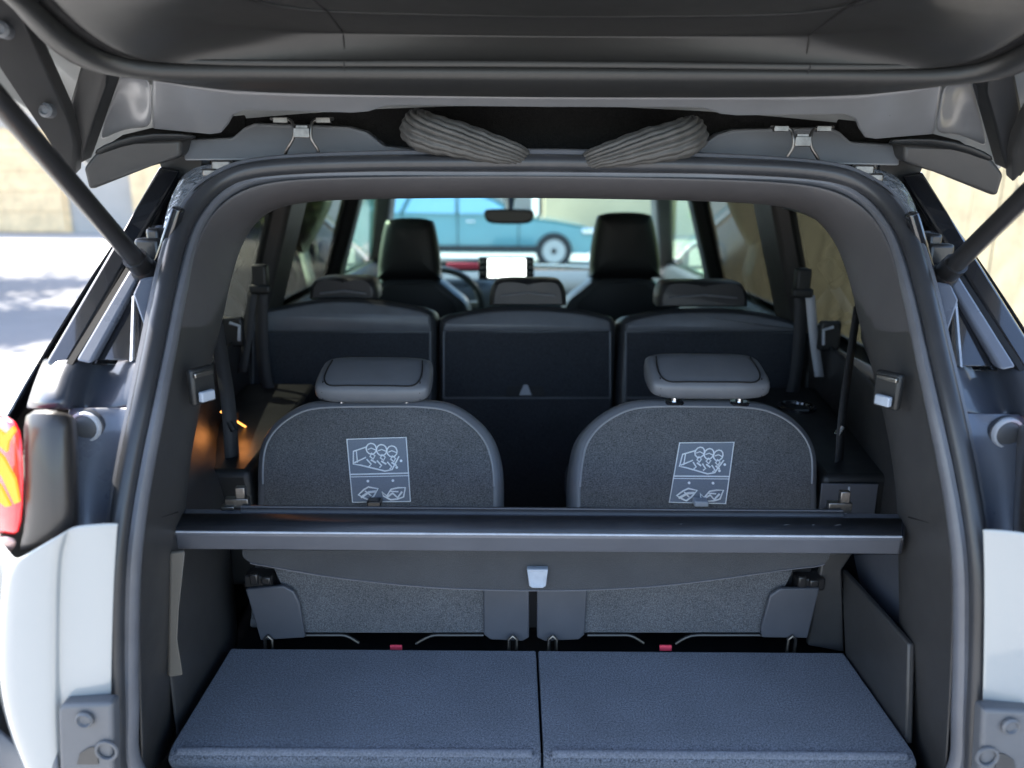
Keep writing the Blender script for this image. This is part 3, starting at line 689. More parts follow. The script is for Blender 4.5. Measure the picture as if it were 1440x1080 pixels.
# ================================================================== belts
def strap(name, pts, wid, mt, parent, face=Vector((1, 0, 0))):
    pts = cat_spline(pts, 4); rows = []
    return M().grid([[p-face*wid/2 for p in pts], [p+face*wid/2 for p in pts]]).obj(name, mt, parent, solid=.002)
for s in (-1, 1):
    Yb = .95
    g = U(1128, 398, Yb); g.x *= 1
    def q(x, y, Y):
        p = U(x, y, Y); return Vector((abs(p.x)*s, p.y, p.z))
    an = M().box(q(1128, 395, Yb), (.035, .03, .06)); an.box(q(1128, 412, Yb-.01), (.05, .02, .022))
    bo = an.obj('seat_belt', 'trim_dark', car, bevel=.006)
    strap('webbing', [q(1139, 415, Yb-.01), q(1144, 470, Yb-.03), q(1152, 530, Yb-.06)], .022, 'belt_pale' if s > 0 else 'belt', bo)
    strap('lower_webbing', [q(1126, 415, Yb), q(1124, 480, Yb), q(1118, 535, Yb-.01), q(1106, 572, Yb-.03)], .03, 'belt', bo)
    M().box(q(1108, 566, Yb-.035), (.05, .012, .022)).obj('belt_tongue', 'chrome' if s > 0 else 'trim_dark', bo, bevel=.003)
    b2 = strap('rear_seat_belt', [q(1206, 430, .62), q(1196, 500, .56), q(1186, 570, .50), q(1180, 640, .47), q(1172, 735, .45)], .026, 'belt', car, Vector((.8, .6, 0)))
    M().tube([q(1184, 600, .485), q(1177, 612, .48)], .006, 10).obj('belt_stop', 'chrome' if s > 0 else 'trim_dark', b2)
    hd_ = M().box(q(1166, 472, .90), (.05, .02, .07)).obj('trim_handle', 'trim_dark', car, bevel=.006)
    m = M(); m.tube([q(1158, 485, .885), q(1158, 464, .885), q(1172, 460, .885)], .004, 8); m.obj('handle_rim', 'edge_line', hd_)

# ================================================================== rear bodywork around the opening (left measured, right mirrored)
def outw(px, py, dY=0): return US(px, py, dY)
# painted channel beside the seal
def channel(m):
    m.grid([[outw(x, y, o) for x, o in zip(xs, (.012, .020, .020, .012, .012, .014))] for y, xs in (
        (572, (199, 185, 166, 136, 104, 96)), (600, (193, 178, 158, 130, 102, 95)), (625, (188, 172, 150, 126, 102, 96)), (660, (181, 163, 138, 118, 103, 98)),
        (700, (175, 158, 134, 116, 104, 100)), (735, (169, 153, 130, 116, 105, 100)), (768, (165, 150, 128, 114, 103, 98)))])
both(channel, 'aperture_panel', 'aperture_sky_tint', car, sub=2, solid=.006)
# white quarter panel turning the corner
def quarter(m):
    rows = []; cols = [(167, 129, 92, 84, 78, 40, 14)]
    top = (737, 738, 741, 746, 752, 776, 792)
    for f_, xs in ((0, (167, 138, 106, 96, 86, 46, 20)), (.03, (166, 136, 102, 92, 84, 42, 14)), (.08, (165, 132, 96, 86, 79, 38, 9)), (.2, (162, 126, 90, 83, 76, 36, 3)), (.45, (159, 124, 90, 82, 75, 33, 0)), (.62, (158, 123, 90, 82, 75, 34, 3)), (.82, (157, 123, 92, 84, 78, 44, 20)), (1, (157, 124, 94, 88, 84, 62, 46))):
        Ys = (-.079, -.083, -.084, -.086, -.094, -.096, -.092)
        r_ = [U(x, t_+(1112-t_)*f_, Y) for x, t_, Y in zip(xs, top, Ys)]
        r_.append(r_[-1]+Vector((-.02, .025, 0)))
        r_.append(Vector((-.80, .10, r_[-1].z+.01))); r_.append(Vector((-.885, .30, r_[-1].z)))
        rows.append(r_)
    rows.insert(0, [p+Vector((0, .002, .0005)) for p in rows[0]])
    m.grid(rows)
both(quarter, 'quarter_panel', 'white_paint', car, sub=2, solid=.002)
# tail lamp : housing, lens, glowing claws
def housing(m):
    m.grid([[U(30, 574, -.03), U(66, 572, -.052), U(96, 579, -.048), U(101, 582, -.02), U(103, 582, .07)], [U(32, 630, -.05), U(70, 630, -.065), U(97, 630, -.06), U(102, 630, -.03), U(103, 630, .06)],
            [U(34, 700, -.06), U(72, 700, -.078), U(99, 700, -.07), U(105, 700, -.04), U(105, 700, .05)], [U(34, 752, -.062), U(72, 748, -.08), U(100, 736, -.074), U(106, 732, -.04), U(106, 732, .05)], [U(18, 783, -.055), U(60, 768, -.075), U(98, 748, -.066), U(104, 744, -.03), U(104, 744, .05)]])
hs = both(housing, 'tail_lamp', 'housing', car, sub=1, solid=.012)
def lens(m):
    m.grid([[Vector((-.80, .12, 1.10)), U(-20, 578, -.01), U(14, 582, -.04), U(30, 598, -.05)], [Vector((-.82, .10, 1.04)), U(-20, 640, -.03), U(18, 640, -.055), U(33, 645, -.062)],
            [Vector((-.82, .10, .98)), U(-20, 700, -.035), U(18, 705, -.06), U(34, 712, -.068)], [Vector((-.81, .10, .93)), U(-22, 748, -.03), U(12, 752, -.055), U(28, 757, -.06)]])
def lens2(m): m.grid([[Vector((-.81, .10, .93)), U(-22, 749, -.03), U(12, 753, -.055), U(28, 758, -.06)], [Vector((-.80, .11, .90)), U(-24, 772, -.03), U(2, 778, -.05), U(18, 780, -.05)]])
def claws(m):
    for pts in ([(-20, 592), (6, 612), (17, 600), (21, 606), (11, 622), (9, 636), (-20, 612)], [(-20, 620), (4, 644), (20, 674), (27, 706), (20, 709), (2, 670), (-20, 646)], [(-20, 662), (0, 684), (14, 712), (7, 713), (-20, 690)]):
        m.plate([U(x, y, -.069) for x, y in pts], Vector((0, .004, 0)))
for k, (fn, nm, mt) in enumerate(((lens, 'lens', 'lens_red'), (lens2, 'clear_lens', 'lens_clear'), (claws, 'light_guide', 'lamp_claw'))):
    for s, h in zip((-1, 1), hs):
        m = M(); fn(m)
        if s > 0: m.flip()
        m.obj(nm, mt, h, sub=1 if k < 2 else 0, solid=.006 if k < 2 else 0)
# shoulder over the lamp and its dark fairing
def shoulder(m):
    m.grid([[outw(x, y, o) for x, o in zip(xs, of)] for y, xs, of in (
        (505, (213, 199, 183, 170, 150, 130, 114, 94, 74, 61), (.03, .03, .035, .06, .075, .06, .03, .02, .03, .07)),
        (510, (211, 197, 181, 168, 148, 128, 112, 92, 71, 59), (.012, .02, .028, .05, .066, .05, .008, -.004, .006, .05)),
        (540, (205, 191, 173, 158, 138, 116, 102, 82, 60, 47), (.012, .02, .028, .045, .058, .042, -.006, -.018, -.008, .03)),
        (568, (200, 186, 167, 150, 132, 110, 97, 75, 52, 38), (.012, .02, .024, .035, .045, .035, -.018, -.032, -.022, .02)),
        (576, (198, 184, 165, 147, 130, 108, 96, 74, 50, 36), (.03, .03, .03, .03, .045, .04, .0, -.01, .0, .05)))])
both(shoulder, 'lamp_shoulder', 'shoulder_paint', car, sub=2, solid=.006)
def stop_base(m):
    c = outw(121, 600, .009); m.rings([[c+Vector((r_*math.cos(t*math.pi/16), -h, r_*math.sin(t*math.pi/16))) for t in range(32)] for r_, h in ((.022, -.006), (.0215, .0), (.0185, .0012))])
sb = both(stop_base, 'tailgate_buffer', 'shoulder_paint', car)
for s, o in zip((-1, 1), sb):
    c = US(121, 600, .0082); c.x *= -s if s > 0 else 1
    for nm, mt, pr in (('buffer_ring', 'buffer_edge', ((.0200, 0), (.0200, .004), (.0190, .006), (.0165, .006), (.0160, .003))), ('buffer_pad', 'bumper_plastic', ((.0155, .0), (.0155, .004), (.012, .006), (.004, .0065)))):
        M().rings([[c+Vector((r_*math.cos(t*math.pi/16), -h, r_*math.sin(t*math.pi/16))) for t in range(32)] for r_, h in pr]).obj(nm, mt, o)
# bumper end plate with screw and cut-out
def bplate(m):
    lp = [(80, 998), (88, 992), (158, 989), (160, 1110), (84, 1110)]
    m.plate(VV(lp, -.102), Vector((0, .02, 0)))
bo = both(bplate, 'bumper_end', 'bumper_plastic', car, bevel=.005, seg=3)
def bflare(m): m.grid([[U(82, 1035, -.086), U(60, 1050, -.07), U(36, 1062, -.03), Vector((-.82, .1, .70))], [U(84, 1080, -.10), U(50, 1085, -.08), U(10, 1090, -.03), Vector((-.86, .1, .66))], [U(84, 1140, -.11), U(50, 1150, -.085), U(5, 1150, -.03), Vector((-.87, .1, .58))]])
both(bflare, 'bumper_flare', 'bumper_plastic', car, sub=1, solid=.006)
for s, o in zip((-1, 1), bo):
    def q(x, y, Y): p = U(x, y, Y); return Vector((abs(p.x)*s, p.y, p.z))
    c = q(120, 1011, -.103)
    M().rings([[c+Vector((r_*math.cos(t*math.pi/12), -h, r_*math.sin(t*math.pi/12))) for t in range(24)] for r_, h in ((.0105, 0), (.0105, .003), (.008, .005), (.006, .002))]).obj('screw_cap', 'bumper_plastic', o)
    m = M(); m.plate([q(x, y, -.1035) for x, y in ((108, 1075), (112, 1060), (124, 1052), (136, 1050), (138, 1075))], Vector((0, .001, 0))); m.obj('finger_cut_out', 'trim', o)
    m = M(); c = q(150, 1056, -.104); m.tube([c+Vector((.012*math.cos(a), 0, .012*math.sin(a))) for a in [t*math.pi/14 for t in range(28)]], .0022, 6, closed=True); m.obj('cap_ring', 'bumper_plastic', o)
# rear bumper skin under the sill
M().grid([[Vector((x, y+.12*(abs(x)/.88)**3, z)) for x in (-.88, -.7, -.45, -.2, 0, .2, .45, .7, .88)] for y, z in ((-.08, .655), (-.125, .64), (-.15, .55), (-.14, .40), (-.10, .28))]).obj('rear_bumper', 'bumper_plastic', car, sub=1, solid=.01)
# upper pillar : rails, small side glass and gusset tinted with reflected sky
def bar(m, a, b, w0, w1, th=.02):
    (xa, ya, Ya), (xb, yb, Yb) = a, b; wv = Vector((1, 0, .55)).normalized()
    A, B = U(xa, ya, Ya), U(xb, yb, Yb); ax = (B-A).normalized(); nn = Vector((0, -1, 0)); sv = ax.cross(nn).normalized()
    m.hexa([A-sv*w0/2, A+sv*w0/2, B+sv*w1/2, B-sv*w1/2], [A-sv*w0/2-nn*th, A+sv*w0/2-nn*th, B+sv*w1/2-nn*th, B-sv*w1/2-nn*th])
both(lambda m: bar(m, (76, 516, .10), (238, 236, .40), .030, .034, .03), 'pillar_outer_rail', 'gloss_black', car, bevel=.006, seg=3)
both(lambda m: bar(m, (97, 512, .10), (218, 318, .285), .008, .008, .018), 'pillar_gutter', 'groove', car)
both(lambda m: bar(m, (116, 510, .10), (226, 318, .28), .020, .016, .02), 'pillar_inner_rail', 'aperture_sky_tint', car, bevel=.004, seg=3)
def tri(m): m.plate([U(128, 507, .12), U(192, 400, .21), U(206, 420, .20), U(208, 507, .12)], Vector((.0, .008, 0)))
both(tri, 'side_pane', 'gloss_black', car, bevel=.002)
def tri2(m): m.plate([outw(186, 414, -.02), outw(196, 392, -.02), outw(236, 386, .0), outw(213, 492, .0)], Vector((0, .01, 0)))
both(tri2, 'pillar_gusset', 'aperture_sky_tint', car, bevel=.003)
both(lambda m: bar(m, (184, 508, .098), (187, 416, .185), .0035, .0035, .006), 'pane_strip', 'edge_line', car)
def gus(m):
    m.grid([[outw(248, 372, .015), outw(238, 372, .0), outw(226, 370, .02)], [outw(256, 330, .015), outw(244, 325, -.005), outw(228, 318, .02)], [outw(272, 290, .015), outw(256, 285, -.006), outw(240, 275, .02)], [outw(305, 255, .015), outw(280, 250, .0), outw(258, 240, .02)], [outw(350, 236, .012), outw(320, 232, .01), outw(290, 230, .02)]])
gp = both(gus, 'upper_aperture_panel', 'crinkle', car, sub=2, solid=.006)
for s, o in zip((-1, 1), gp):
    def q(x, y, d): p = US(x, y, d); return Vector((abs(p.x)*s, p.y, p.z))
    m = M(); m.box(q(313, 236, -.01), (.03, .015, .022)); m.box(q(296, 243, -.012), (.022, .012, .012)); m.box(q(336, 240, -.012), (.016, .012, .016)); m.obj('wiring_clip', 'spring_steel', o, bevel=.003)
    m = M(); m.tube(cat_spline([q(250, 318, -.015), q(262, 290, -.016), q(276, 268, -.02), q(300, 250, -.02)], 4), .004, 8); m.obj('washer_tube', 'black_metal', o)
    m = M(); c = q(249, 312, -.012); m.rings([[c+Vector((r_*math.cos(t*math.pi/8), -h, r_*math.sin(t*math.pi/8))) for t in range(16)] for r_, h in ((.009, 0), (.009, .006), (.006, .009))]); m.obj('bolt', 'steel', o)
    m = M(); m.box(q(236, 338, -.01), (.014, .02, .10), Matrix.Rotation(s*R(-24), 3, 'Y')); m.obj('hinge_cover', 'gloss_black', o, bevel=.004)
def dskin(m):
    rows = []
    for z, y0 in ((1.05, .06), (1.13, .09), (1.22, .165), (1.31, .24), (1.40, .33), (1.465, .40)):
        rows.append([wp(y0, z, .012), wp(y0+.08, z, .004), wp(.46, z, .0), wp(.58, z, .0)])
    m.grid(rows)
both(dskin, 'rear_pillar_skin', 'gloss_black', car, sub=1, solid=.008)
def pback(m): m.plate([U(x, y, Y) for x, y, Y in ((72, 514, .135), (232, 258, .40), (262, 250, .41), (250, 330, .32), (238, 400, .25), (213, 514, .14))], Vector((.004, .012, 0)))
both(pback, 'pillar_inner_skin', 'gloss_black', car, bevel=.003)
# ---- roof flange under the tailgate gap
ft = [(258, 197), (326, 194), (342, 180), (356, 174), (490, 179), (515, 186), (540, 206), (600, 212), (770, 213)]
fb = [(258, 226), (326, 226), (342, 226), (356, 226), (490, 228), (515, 228), (540, 228), (600, 228), (770, 228)]
def yof(x): return .385
A = [U(x, y, .395) for x, y in ft]; B = [U(x, y, .375) for x, y in fb]; A[-1].x = B[-1].x = 0
lpA = A+[mir(p) for p in reversed(A[:-1])]; lpB = B+[mir(p) for p in reversed(B[:-1])]
M().plate(lpA+lpB[::-1], Vector((0, .03, .004))).obj('roof_flange', 'beam', car, bevel=.004, seg=3)
M().plate([U(160, 120, .45), U(1380, 130, .45), U(1380, 232, .45), U(160, 226, .45)], Vector((0, .01, 0)))
x = .50
M().box((0, .434, 1.535), (1.08, .012, .14)).obj('roof_rear_rail', 'foam', car, bevel=.01)

# ================================================================== tailgate (open, hinged at the roof edge)
Q0 = U(760, 185, .335); Q1 = U(760, 134, .245)
nB = Vector((0, Q1.y-Q0.y, Q1.z-Q0.z)).cross(Vector((1, 0, 0))).normalized()
bt = [(214, 112), (260, 122), (330, 131), (420, 134), (600, 136), (770, 138)]
bb = [(214, 182), (296, 190), (312, 188), (322, 176), (330, 162), (345, 156), (496, 160), (520, 158), (545, 150), (600, 150), (770, 152)]
A = [UP(x, y, Q0, nB) for x, y in bt]; B = [UP(x, y, Q0, nB) for x, y in bb]; A[-1].x = B[-1].x = 0
LA = A+[mir(p) for p in reversed(A[:-1])]; LB = B+[mir(p) for p in reversed(B[:-1])]
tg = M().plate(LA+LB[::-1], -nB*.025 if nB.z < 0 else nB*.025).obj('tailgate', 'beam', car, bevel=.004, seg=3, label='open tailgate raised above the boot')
# end cheek of the beam, with its hollow and the wing tip
def cheek(m):
    m.grid([[UP(214, 112, Q0, nB), U(196, 104, .24), U(178, 100, .25), U(168, 104, .27)], [UP(214, 150, Q0, nB), U(198, 150, .32), U(172, 150, .33), U(150, 158, .32)], [UP(214, 182, Q0, nB), U(190, 180, .35), U(160, 188, .345), U(134, 206, .33)]])
both(cheek, 'corner_shell', 'beam', tg, sub=2, solid=.006)
def wing(m): m.plate([U(x, y, Y) for x, y, Y in ((124, 269, .30), (116, 236, .29), (136, 212, .30), (180, 200, .33), (214, 196, .345), (254, 196, .36), (255, 221, .36), (238, 227, .355), (210, 235, .345))], Vector((.004, .05, .012)))
both(wing, 'spoiler_tip', 'trim', tg, bevel=.006, seg=3)
def wing2(m): m.grid([[U(128, 212, .295), U(160, 196, .31), U(210, 184, .335), U(300, 191, .345)], [U(134, 222, .30), U(165, 208, .32), U(215, 197, .345), U(262, 198, .36)]])
both(wing2, 'spoiler_edge', 'trim_dark', tg, sub=1, solid=.006)
def prong(m): m.plate([U(x, y, Y) for x, y, Y in ((118, 72, .20), (154, 94, .21), (150, 118, .24), (112, 232, .29), (98, 190, .28), (96, 150, .25))], Vector((.004, .03, .01)))
both(prong, 'corner_brace', 'trim_dark', tg, bevel=.004)
def flange(m): m.plate([U(x, y, Y) for x, y, Y in ((-60, -90, .0), (-14, -90, .0), (36, 40, .12), (98, 172, .24), (108, 205, .26), (104, 250, .28), (94, 236, .27), (0, 96, .14), (-60, 0, .05))], Vector((.0, .025, .012)))
sf = both(flange, 'side_flange', 'trim', tg, bevel=.005, seg=3)
for s, o in zip((-1, 1), sf):
    for x, y, Y in ((4, 42, .11), (65, 155, .205)):
        c = U(x, y, Y-.012); c.x = abs(c.x)*s
        M().rings([[c+Vector((r_*math.cos(t*math.pi/10), -h, r_*math.sin(t*math.pi/10))) for t in range(20)] for r_, h in ((.0095, -.008), (.0095, .003), (.006, .006), (.004, .003))]).obj('bolt', 'bumper_plastic', o)
def backing(m): m.plate([U(x, y, .425) for x, y in ((176, 96), (345, 110), (345, 205), (262, 205), (200, 212), (138, 222), (146, 190))], Vector((0, .006, 0)))
both(backing, 'corner_liner', 'foam', tg, bevel=.002)
# inner panel: seam strip, wall of the tub, tub ceiling
ringA = [(36, -4), (62, 26), (100, 60), (135, 82), (170, 95), (220, 102), (300, 104), (450, 105), (620, 106), (768, 107)]
ringO = [(8, -4), (34, 34), (76, 76), (118, 100), (160, 108), (214, 112), (300, 128), (450, 134), (620, 136), (768, 138)]
ringM = [(66, -4), (90, 24), (124, 54), (156, 74), (190, 88), (235, 96), (310, 98), (450, 99), (620, 99), (768, 100)]
ringI = [(238, -4), (250, 6), (266, 18), (290, 28), (330, 36), (380, 41), (430, 44), (520, 46), (640, 48), (768, 50)]
def tl(px, py, P, n): return UP(px, py, P, n)
PT = U(768, 105, .195); nT = Vector((0, -.30, -1)).normalized()       # plane of the tailgate inner face
def ring3(rg, dz): 
    o = [UP(x, y, PT+Vector((0, 0, dz)), nT) for x, y in rg]; o[-1].x = 0; return o
rO, rA, rM, rI = ring3(ringO, -.012), ring3(ringA, -.006), ring3(ringM, .0), [UZ(x, y, 1.622) for x, y in ringI]; rI[-1].x = 0
def ext(rr, dy):                                            # carry the side edge on along the open tailgate to its far end
    p = rr[0]; e = [Vector((p.x-.01, p.y-d, p.z+d*.30)) for d in (dy, dy*.66, dy*.33)]
    return e+rr
rO, rA, rM, rI = [ext(r_, .62) for r_ in (rO, rA, rM, rI)]
def symrow(r_): return r_+[mir(p) for p in reversed(r_[:-1])]
seamrow = [p+Vector((0, .004, .012)) for p in rA]; seam2 = [p+Vector((0, -.001, .012)) for p in rM]
M().grid([symrow(rO), symrow([a*.3+b*.7+Vector((0, 0, -.003)) for a, b in zip(rO, rA)]), symrow(rA), symrow(seamrow)]).obj('seam_strip', 'tailgate_trim', tg, sub=1, solid=.003)
M().grid([symrow(seamrow), symrow(seam2)]).obj('seam_gap', 'groove', tg, solid=.002)
mid = [a*.62+b*.38+Vector((0, .006, .004)) for a, b in zip(rM, rI)]; mid2 = [a*.08+b*.92 for a, b in zip(rM, rI)]
fl1 = [b+Vector((-.0*b.x, -.03, .006)) for b in rI]
# ceiling of the tub
ce = []
for b in rI: ce.append(Vector((b.x*.82, b.y-.08 if b.y > -.1 else b.y, b.z+.008)))
M().grid([symrow(seam2), symrow(rM), symrow(mid), symrow(mid2), symrow(rI), symrow([a*.85+b*.15 for a, b in zip(rI, ce)]), symrow(ce)]).obj('tub_wall', 'tailgate_trim', tg, sub=2, solid=.003)
h = symrow(ce); n_ = len(h)
ra = [Vector((h[k].x, h[k].y, h[k].z)) for k in range(n_//2+1)]
rb = [h[n_-1-k] for k in range(n_//2+1)]
M().grid([[a*(1-t)+b*t for t in (0, .2, .4, .5, .6, .8, 1)] for a, b in zip(ra, rb)]).obj('tub_panel', 'tailgate_trim', tg, sub=1, solid=.003)
# shut line between the two mouldings of the panel
def atx(rg, x):
    rg = symrow(rg)
    for a, b in zip(rg, rg[1:]):
        if a.x <= x <= b.x and a.y > -.3: return a.lerp(b, (x-a.x)/max(b.x-a.x, 1e-6))
for x0, k in ((-.262, 1), (.335, .97)):
    P_ = [atx(r_, x0*(1-(1-k)*q/5))+Vector((0, -.0008, -.0012)) for q, r_ in enumerate((seam2, rM, mid, mid2, rI, ce))]
    P_.append(P_[-1]+Vector((0, -.12, .0)))
    M().tube(P_, .0013, 6).obj('shut_line', 'groove', tg)
# outer skin of the tailgate
M().grid([[Vector((x, y, z-.05*(abs(x)/.7)**2-(.06 if abs(x) > .72 else 0))) for x in (-.74, -.70, -.5, -.25, 0, .25, .5, .70, .74)] for y, z in ((.445, 1.535), (.42, 1.60), (.2, 1.67), (-.05, 1.76), (-.3, 1.84), (-.55, 1.90), (-.62, 1.86))]).obj('outer_skin', 'white_paint', tg, sub=1, solid=.01)
# foam lining of the slot, cable boots, hinge springs
def boot(s_, pts, rad):
    ps = cat_spline([U(x, y, Y) for x, y, Y in pts], 5); N = len(ps); rr = []
    rs = cat_spline([Vector((r_, 0, 0)) for r_ in rad], 5)
    n = 120; prof = []
    for t in range(n):
        a = t*2*math.pi/n; k = .90+.12*abs(math.sin(7.5*a+.6*math.sin(2*a)))+.03*math.cos(5*a)
        prof.append((math.cos(a)*k, math.sin(a)*k))
    rr = [rs[k].x*(1+.035*math.sin(k*1.7)) for k in range(N)]
    return M().tube(ps, rr, prof=prof, twist=.05*s_)
boot(1, [(600, 172, .405), (590, 178, .375), (592, 184, .35), (612, 190, .335), (650, 198, .330), (690, 208, .332), (722, 216, .34), (752, 232, .375)], [.016, .026, .029, .028, .025, .021, .017, .013]).obj('cable_boot', 'boot_rubber', tg, sharp=75)
boot(-1, [(958, 182, .405), (968, 188, .375), (966, 193, .35), (946, 199, .335), (908, 206, .330), (868, 215, .332), (838, 222, .34), (810, 236, .375)], [.016, .026, .029, .028, .025, .020, .016, .012]).obj('cable_boot', 'boot_rubber', tg, sharp=75)
def spring(x0, y0):
    m = M()
    for sg in (-1, 1):
        m.tube(cat_spline([U(x0+sg*44, y0-20, .37), U(x0+sg*28, y0-19, .355), U(x0+sg*16, y0-17, .35), U(x0+sg*12, y0-6, .345), U(x0+sg*13, y0+8, .345), U(x0+sg*22, y0+24, .35), U(x0+sg*25, y0+38, .36)], 4), .0026, 8)
        m.box(U(x0+sg*30, y0-18, .352), (.022, .008, .008))
    m.box(U(x0, y0, .345), (.024, .010, .014)); m.box(U(x0, y0-8, .347), (.018, .008, .006))
    return m
spring(425, 187).obj('hinge_spring', 'spring_steel', tg, bevel=.0008)
spring(1128, 199).obj('hinge_spring', 'spring_steel', tg, bevel=.0008)
# gas struts
for s in (-1, 1):
    a = U(204, 380, .205); b = U(10, 155, -.02); d = (b-a)
    pts = [a, a+d*.12, a+d*.14, a+d*1.5]
    f_ = lambda p: Vector((abs(p.x)*s, p.y, p.z))
    st = M().tube([f_(a+d*.02), f_(a+d*1.02), f_(a+d*1.9)], .0125, 16).obj('gas_strut', 'black_metal', tg)
    m = M(); m.sphere(f_(a), .019, 16, 10); m.tube([f_(a-d*.02), f_(a+d*.10)], .0165, 14); m.obj('strut_socket', 'black_metal', st)
    m = M(); m.box(f_(U(214, 362, .235)), (.035, .03, .055)); m.box(f_(U(222, 345, .25)), (.02, .03, .05)); m.obj('strut_bracket', 'black_metal', st, bevel=.005)

# ================================================================== wheels
for x in (-.80, .80):
    for y in (.55, 3.40):
        ty = M(); rg = [[Vector((x+dx, y+r_*math.cos(t*math.pi/20), .345+r_*math.sin(t*math.pi/20))) for t in range(40)] for dx, r_ in ((-.10, .23), (-.11, .30), (-.085, .34), (.085, .34), (.11, .30), (.10, .23))]
        wh = ty.rings(rg).obj('wheel', 'tyre', car)
        M().rings([[Vector((x+(.112 if x > 0 else -.112)*k, y+r_*math.cos(t*math.pi/20), .345+r_*math.sin(t*math.pi/20))) for t in range(40)] for k, r_ in ((.8, .225), (1, .22), (.8, .19), (.85, .06), (1, .05))]).obj('rim', 'rim', wh)

# ================================================================== the street beyond
# blue car across the road
bc = empty('parked_car', (-1.3, 13.6, 0)); tag(bc, 'blurred turquoise blue car seen through the windscreen', 'car')
BY = 13.6; x0 = U(836, 350, BY).x
side = [(-.02, .40), (.02, .52), (-.04, .66), (-.30, .76), (-.75, .84), (-1.30, .90), (-1.75, 1.16), (-2.1, 1.33), (-2.5, 1.40), (-3.2, 1.41), (-3.8, 1.32), (-4.3, 1.02), (-4.5, .92), (-4.56, .6), (-4.5, .40), (-4.3, .28), (-.2, .28)]
lp = [Vector((x0+x, BY-.85, z)) for x, z in side]
m = M(); rg = []
for dy, k in ((0.06, .97), (0, 1), (1.7, 1), (1.76, .97)):
    rg.append([Vector((x0+x, BY-.85+dy+(.16*max(0, (z-.95)/.55) if dy < 1 else -.16*max(0, (z-.95)/.55)), z*k)) for x, z in side])
m.rings(rg); m.obj('body', 'blue_paint', bc, bevel=.05, seg=3)
for pts in (((-1.52, .95), (-1.85, 1.15), (-2.2, 1.29), (-2.45, 1.32), (-2.45, .95)), ((-2.52, .95), (-2.52, 1.33), (-3.2, 1.33), (-3.4, .96)), ((-3.48, .96), (-3.30, 1.32), (-3.68, 1.26), (-4.05, .99))):
    M().plate([Vector((x0+x, BY-.86+.16*(z-.95)/.55, z)) for x, z in pts], Vector((0, -.006, 0))).obj('window', 'reflecting_glass', bc)
for x in (-.80, -3.65):
    for y in (BY-.80, BY+.80):
        wh = M().rings([[Vector((x0+x+r_*math.cos(t*math.pi/16), y+dy, .32+r_*math.sin(t*math.pi/16))) for t in range(32)] for dy, r_ in ((.1, .2), (.1, .30), (.06, .32), (-.06, .32), (-.1, .30), (-.1, .2))]).obj('wheel', 'tyre', bc)
        M().rings([[Vector((x0+x+r_*math.cos(t*math.pi/16), y+dy, .32+r_*math.sin(t*math.pi/16))) for t in range(32)] for dy, r_ in ((-.08, .21), (-.104, .20), (-.10, .05))]).obj('rim', 'rim', wh)
for x in (-1.42, -2.48, -3.45): M().box((x0+x, BY-.853, .68), (.015, .01, .62)).obj('door_gap', 'groove', bc)
for x in (-2.25, -3.25): M().box((x0+x, BY-.865, .82), (.16, .03, .03)).obj('door_handle', 'chrome', bc, bevel=.008)
M().box((x0-2.2, BY-.86, .36), (2.4, .03, .10)).obj('sill_trim', 'trim_dark', bc, bevel=.01)
M().box((x0-.17, BY-.80, .66), (.30, .12, .11)).obj('headlight', 'chrome', bc, bevel=.03)
M().box((x0-1.75, BY-.93, .98), (.16, .16, .12)).obj('door_mirror', 'blue_paint', bc, bevel=.03)
# house row behind
def house(name, x0, x1, y, h, mt, label, door=None, wins=()):
    r_ = empty(name, ((x0+x1)/2, y, 0)); tag(r_, label, 'house')
    M().box(((x0+x1)/2, y+3, h/2), (x1-x0, 6, h)).obj('wall', mt, r_)
    rf = M(); rf.add([(x0-.4, y-.4, h), (x1+.4, y-.4, h), (x1+.4, y+6.4, h), (x0-.4, y+6.4, h), (x0-.4, y+3, h+1.8), (x1+.4, y+3, h+1.8)], [(0, 1, 5, 4), (2, 3, 4, 5), (0, 4, 3), (1, 2, 5), (0, 3, 2, 1)]); rf.obj('roof', 'roof_tile', r_, smooth=False)
    for (a, b, z0, z1) in wins:
        wd = M().box(((a+b)/2, y-.02, (z0+z1)/2), (b-a, .08, z1-z0)).obj('window', 'gloss_black', r_)
        M().box(((a+b)/2, y-.05, z0-.05), (b-a+.2, .16, .08)).obj('sill', 'plaster_grey', wd)
    return r_
hA = house('house', .9, 16, 23, 4.2, 'plaster', 'tan rendered house behind the nose of the blue car', wins=((8, 9.4, 1, 2.4), (11, 12.4, 1, 2.4)))
hB = house('house', -9, .6, 26, 4.6, 'plaster_grey', 'pale grey rendered house behind the blue car', wins=((-5, -3.6, 1, 2.4), (-2, -.6, 1, 2.4)))
hC = house('house', -22, -9.4, 22, 4.4, 'plaster_grey', 'grey house with timber garage door at the far left', wins=())
# timber garage door boards as parts
gx0, gx1 = -15.6, -13.0
gd = M().box(((gx0+gx1)/2, 21.97, 1.45), (gx1-gx0+.2, .06, 2.9)).obj('garage_door', 'timber', hC)
for k in range(5):
    M().box(((gx0+gx1)/2, 21.915, .32+k*.56), (gx1-gx0-.05, .05, .545)).obj('plank', 'timber', gd)
M().box((-10.4, 21.9, 1.4), (1.2, .12, 2.7)).obj('gate_panel', 'timber', hC)
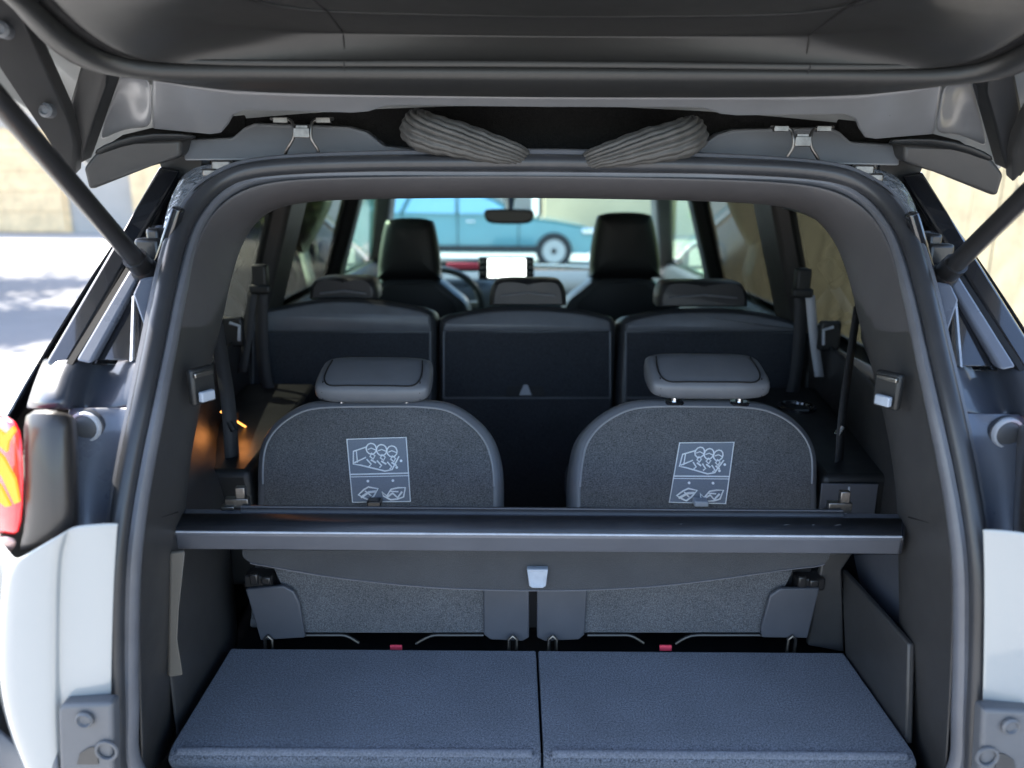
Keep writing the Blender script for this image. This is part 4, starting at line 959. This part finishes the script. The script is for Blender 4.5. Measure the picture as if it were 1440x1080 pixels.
# board fence along the right side
fc = empty('board_fence', (2.9, 4, 0)); tag(fc, 'sunlit vertical board timber fence along the right of the car', 'fence')
y = -1.5; k = 0
fb_ = M().box((0, 0, 0), (.022, .288, 1.95)); proto = None
while y < 11:
    if proto is None:
        proto = fb_.obj('plank', 'fence_timber', None, bevel=.004, seg=1); o = proto
    else:
        o = proto.copy(); COL.objects.link(o)
    o.location = (2.9+random.uniform(-.006, .006), y, 1.0+random.uniform(-.015, .015)); o.parent = fc; o.matrix_parent_inverse = Matrix.Translation(-fc.location)
    y += .292
for z in (.4, 1.6): M().box((2.94, 4.7, z), (.05, 12.6, .09)).obj('rail', 'fence_timber', fc)
for q in range(6): M().box((3.0, -1.4+q*2.5, .98), (.10, .10, 2.0)).obj('post', 'fence_timber', fc)
# shrubs
def shrub(name, c, rx, ry, rz, n, mt, label, cat='bush', size=.09, stem=True):
    r_ = empty(name, (c[0], c[1], 0)); tag(r_, label, cat, 'garden greenery')
    v = []; f = []
    clumps = [(random.gauss(0, .42), random.gauss(0, .42), random.gauss(0, .42), random.uniform(.25, .5)) for _ in range(26)]
    for i in range(n):
        a, b, d, e = random.choice(clumps)
        p = Vector((c[0]+rx*(a+random.gauss(0, e*.55)), c[1]+ry*(b+random.gauss(0, e*.55)), max(.05, c[2]+rz*(d+random.gauss(0, e*.55)))))
        u = Vector((random.gauss(0, 1), random.gauss(0, 1), random.gauss(0, 1))).normalized(); t = u.orthogonal().normalized(); s_ = size*random.uniform(.6, 1.3)
        k = len(v); v += [p-u*s_, p+t*s_*.45, p+u*s_, p-t*s_*.45]; f.append((k, k+1, k+2, k+3))
    M().add(v, f).obj('crown' if cat == 'tree' else 'foliage', mt, r_, fix=False, smooth=False)
    m = M()
    for q in range(4):
        m.tube([Vector((c[0]+random.uniform(-.1, .1), c[1]+random.uniform(-.1, .1), 0)), Vector((c[0]+random.uniform(-.3, .3)*rx, c[1]+random.uniform(-.3, .3)*ry, c[2]*.6)), Vector((c[0]+random.uniform(-.7, .7)*rx, c[1]+random.uniform(-.7, .7)*ry, c[2]+.2*rz))], [.07*rz, .05*rz, .015*rz], 7)
    m.obj('trunk' if cat == 'tree' else 'stem', 'bark', r_)
    return r_
shrub('bush', (-4.4, 15.5, 1.5), 1.3, 1.2, 1.4, 6000, 'leaf_pale', 'pale green bush beyond the left front window')
shrub('bush', (4.9, 15.0, 1.6), 1.4, 1.2, 1.5, 6000, 'leaf_pale', 'pale green bush beyond the right front window')
shrub('tree', (4.2, 3.2, 2.5), 1.1, 1.6, 1.0, 6000, 'leaf', 'green tree leaning over the board fence', 'tree')

shrub('tree', (-11.8, 11.6, 4.0), 1.8, 1.8, 1.5, 5000, 'leaf', 'green tree shading the ground at the far left', 'tree', .14)
shrub('tree', (-8.0, 8.6, 3.6), 1.1, 1.1, 1.1, 3000, 'leaf', 'smaller green tree shading the ground left of the car', 'tree', .12)
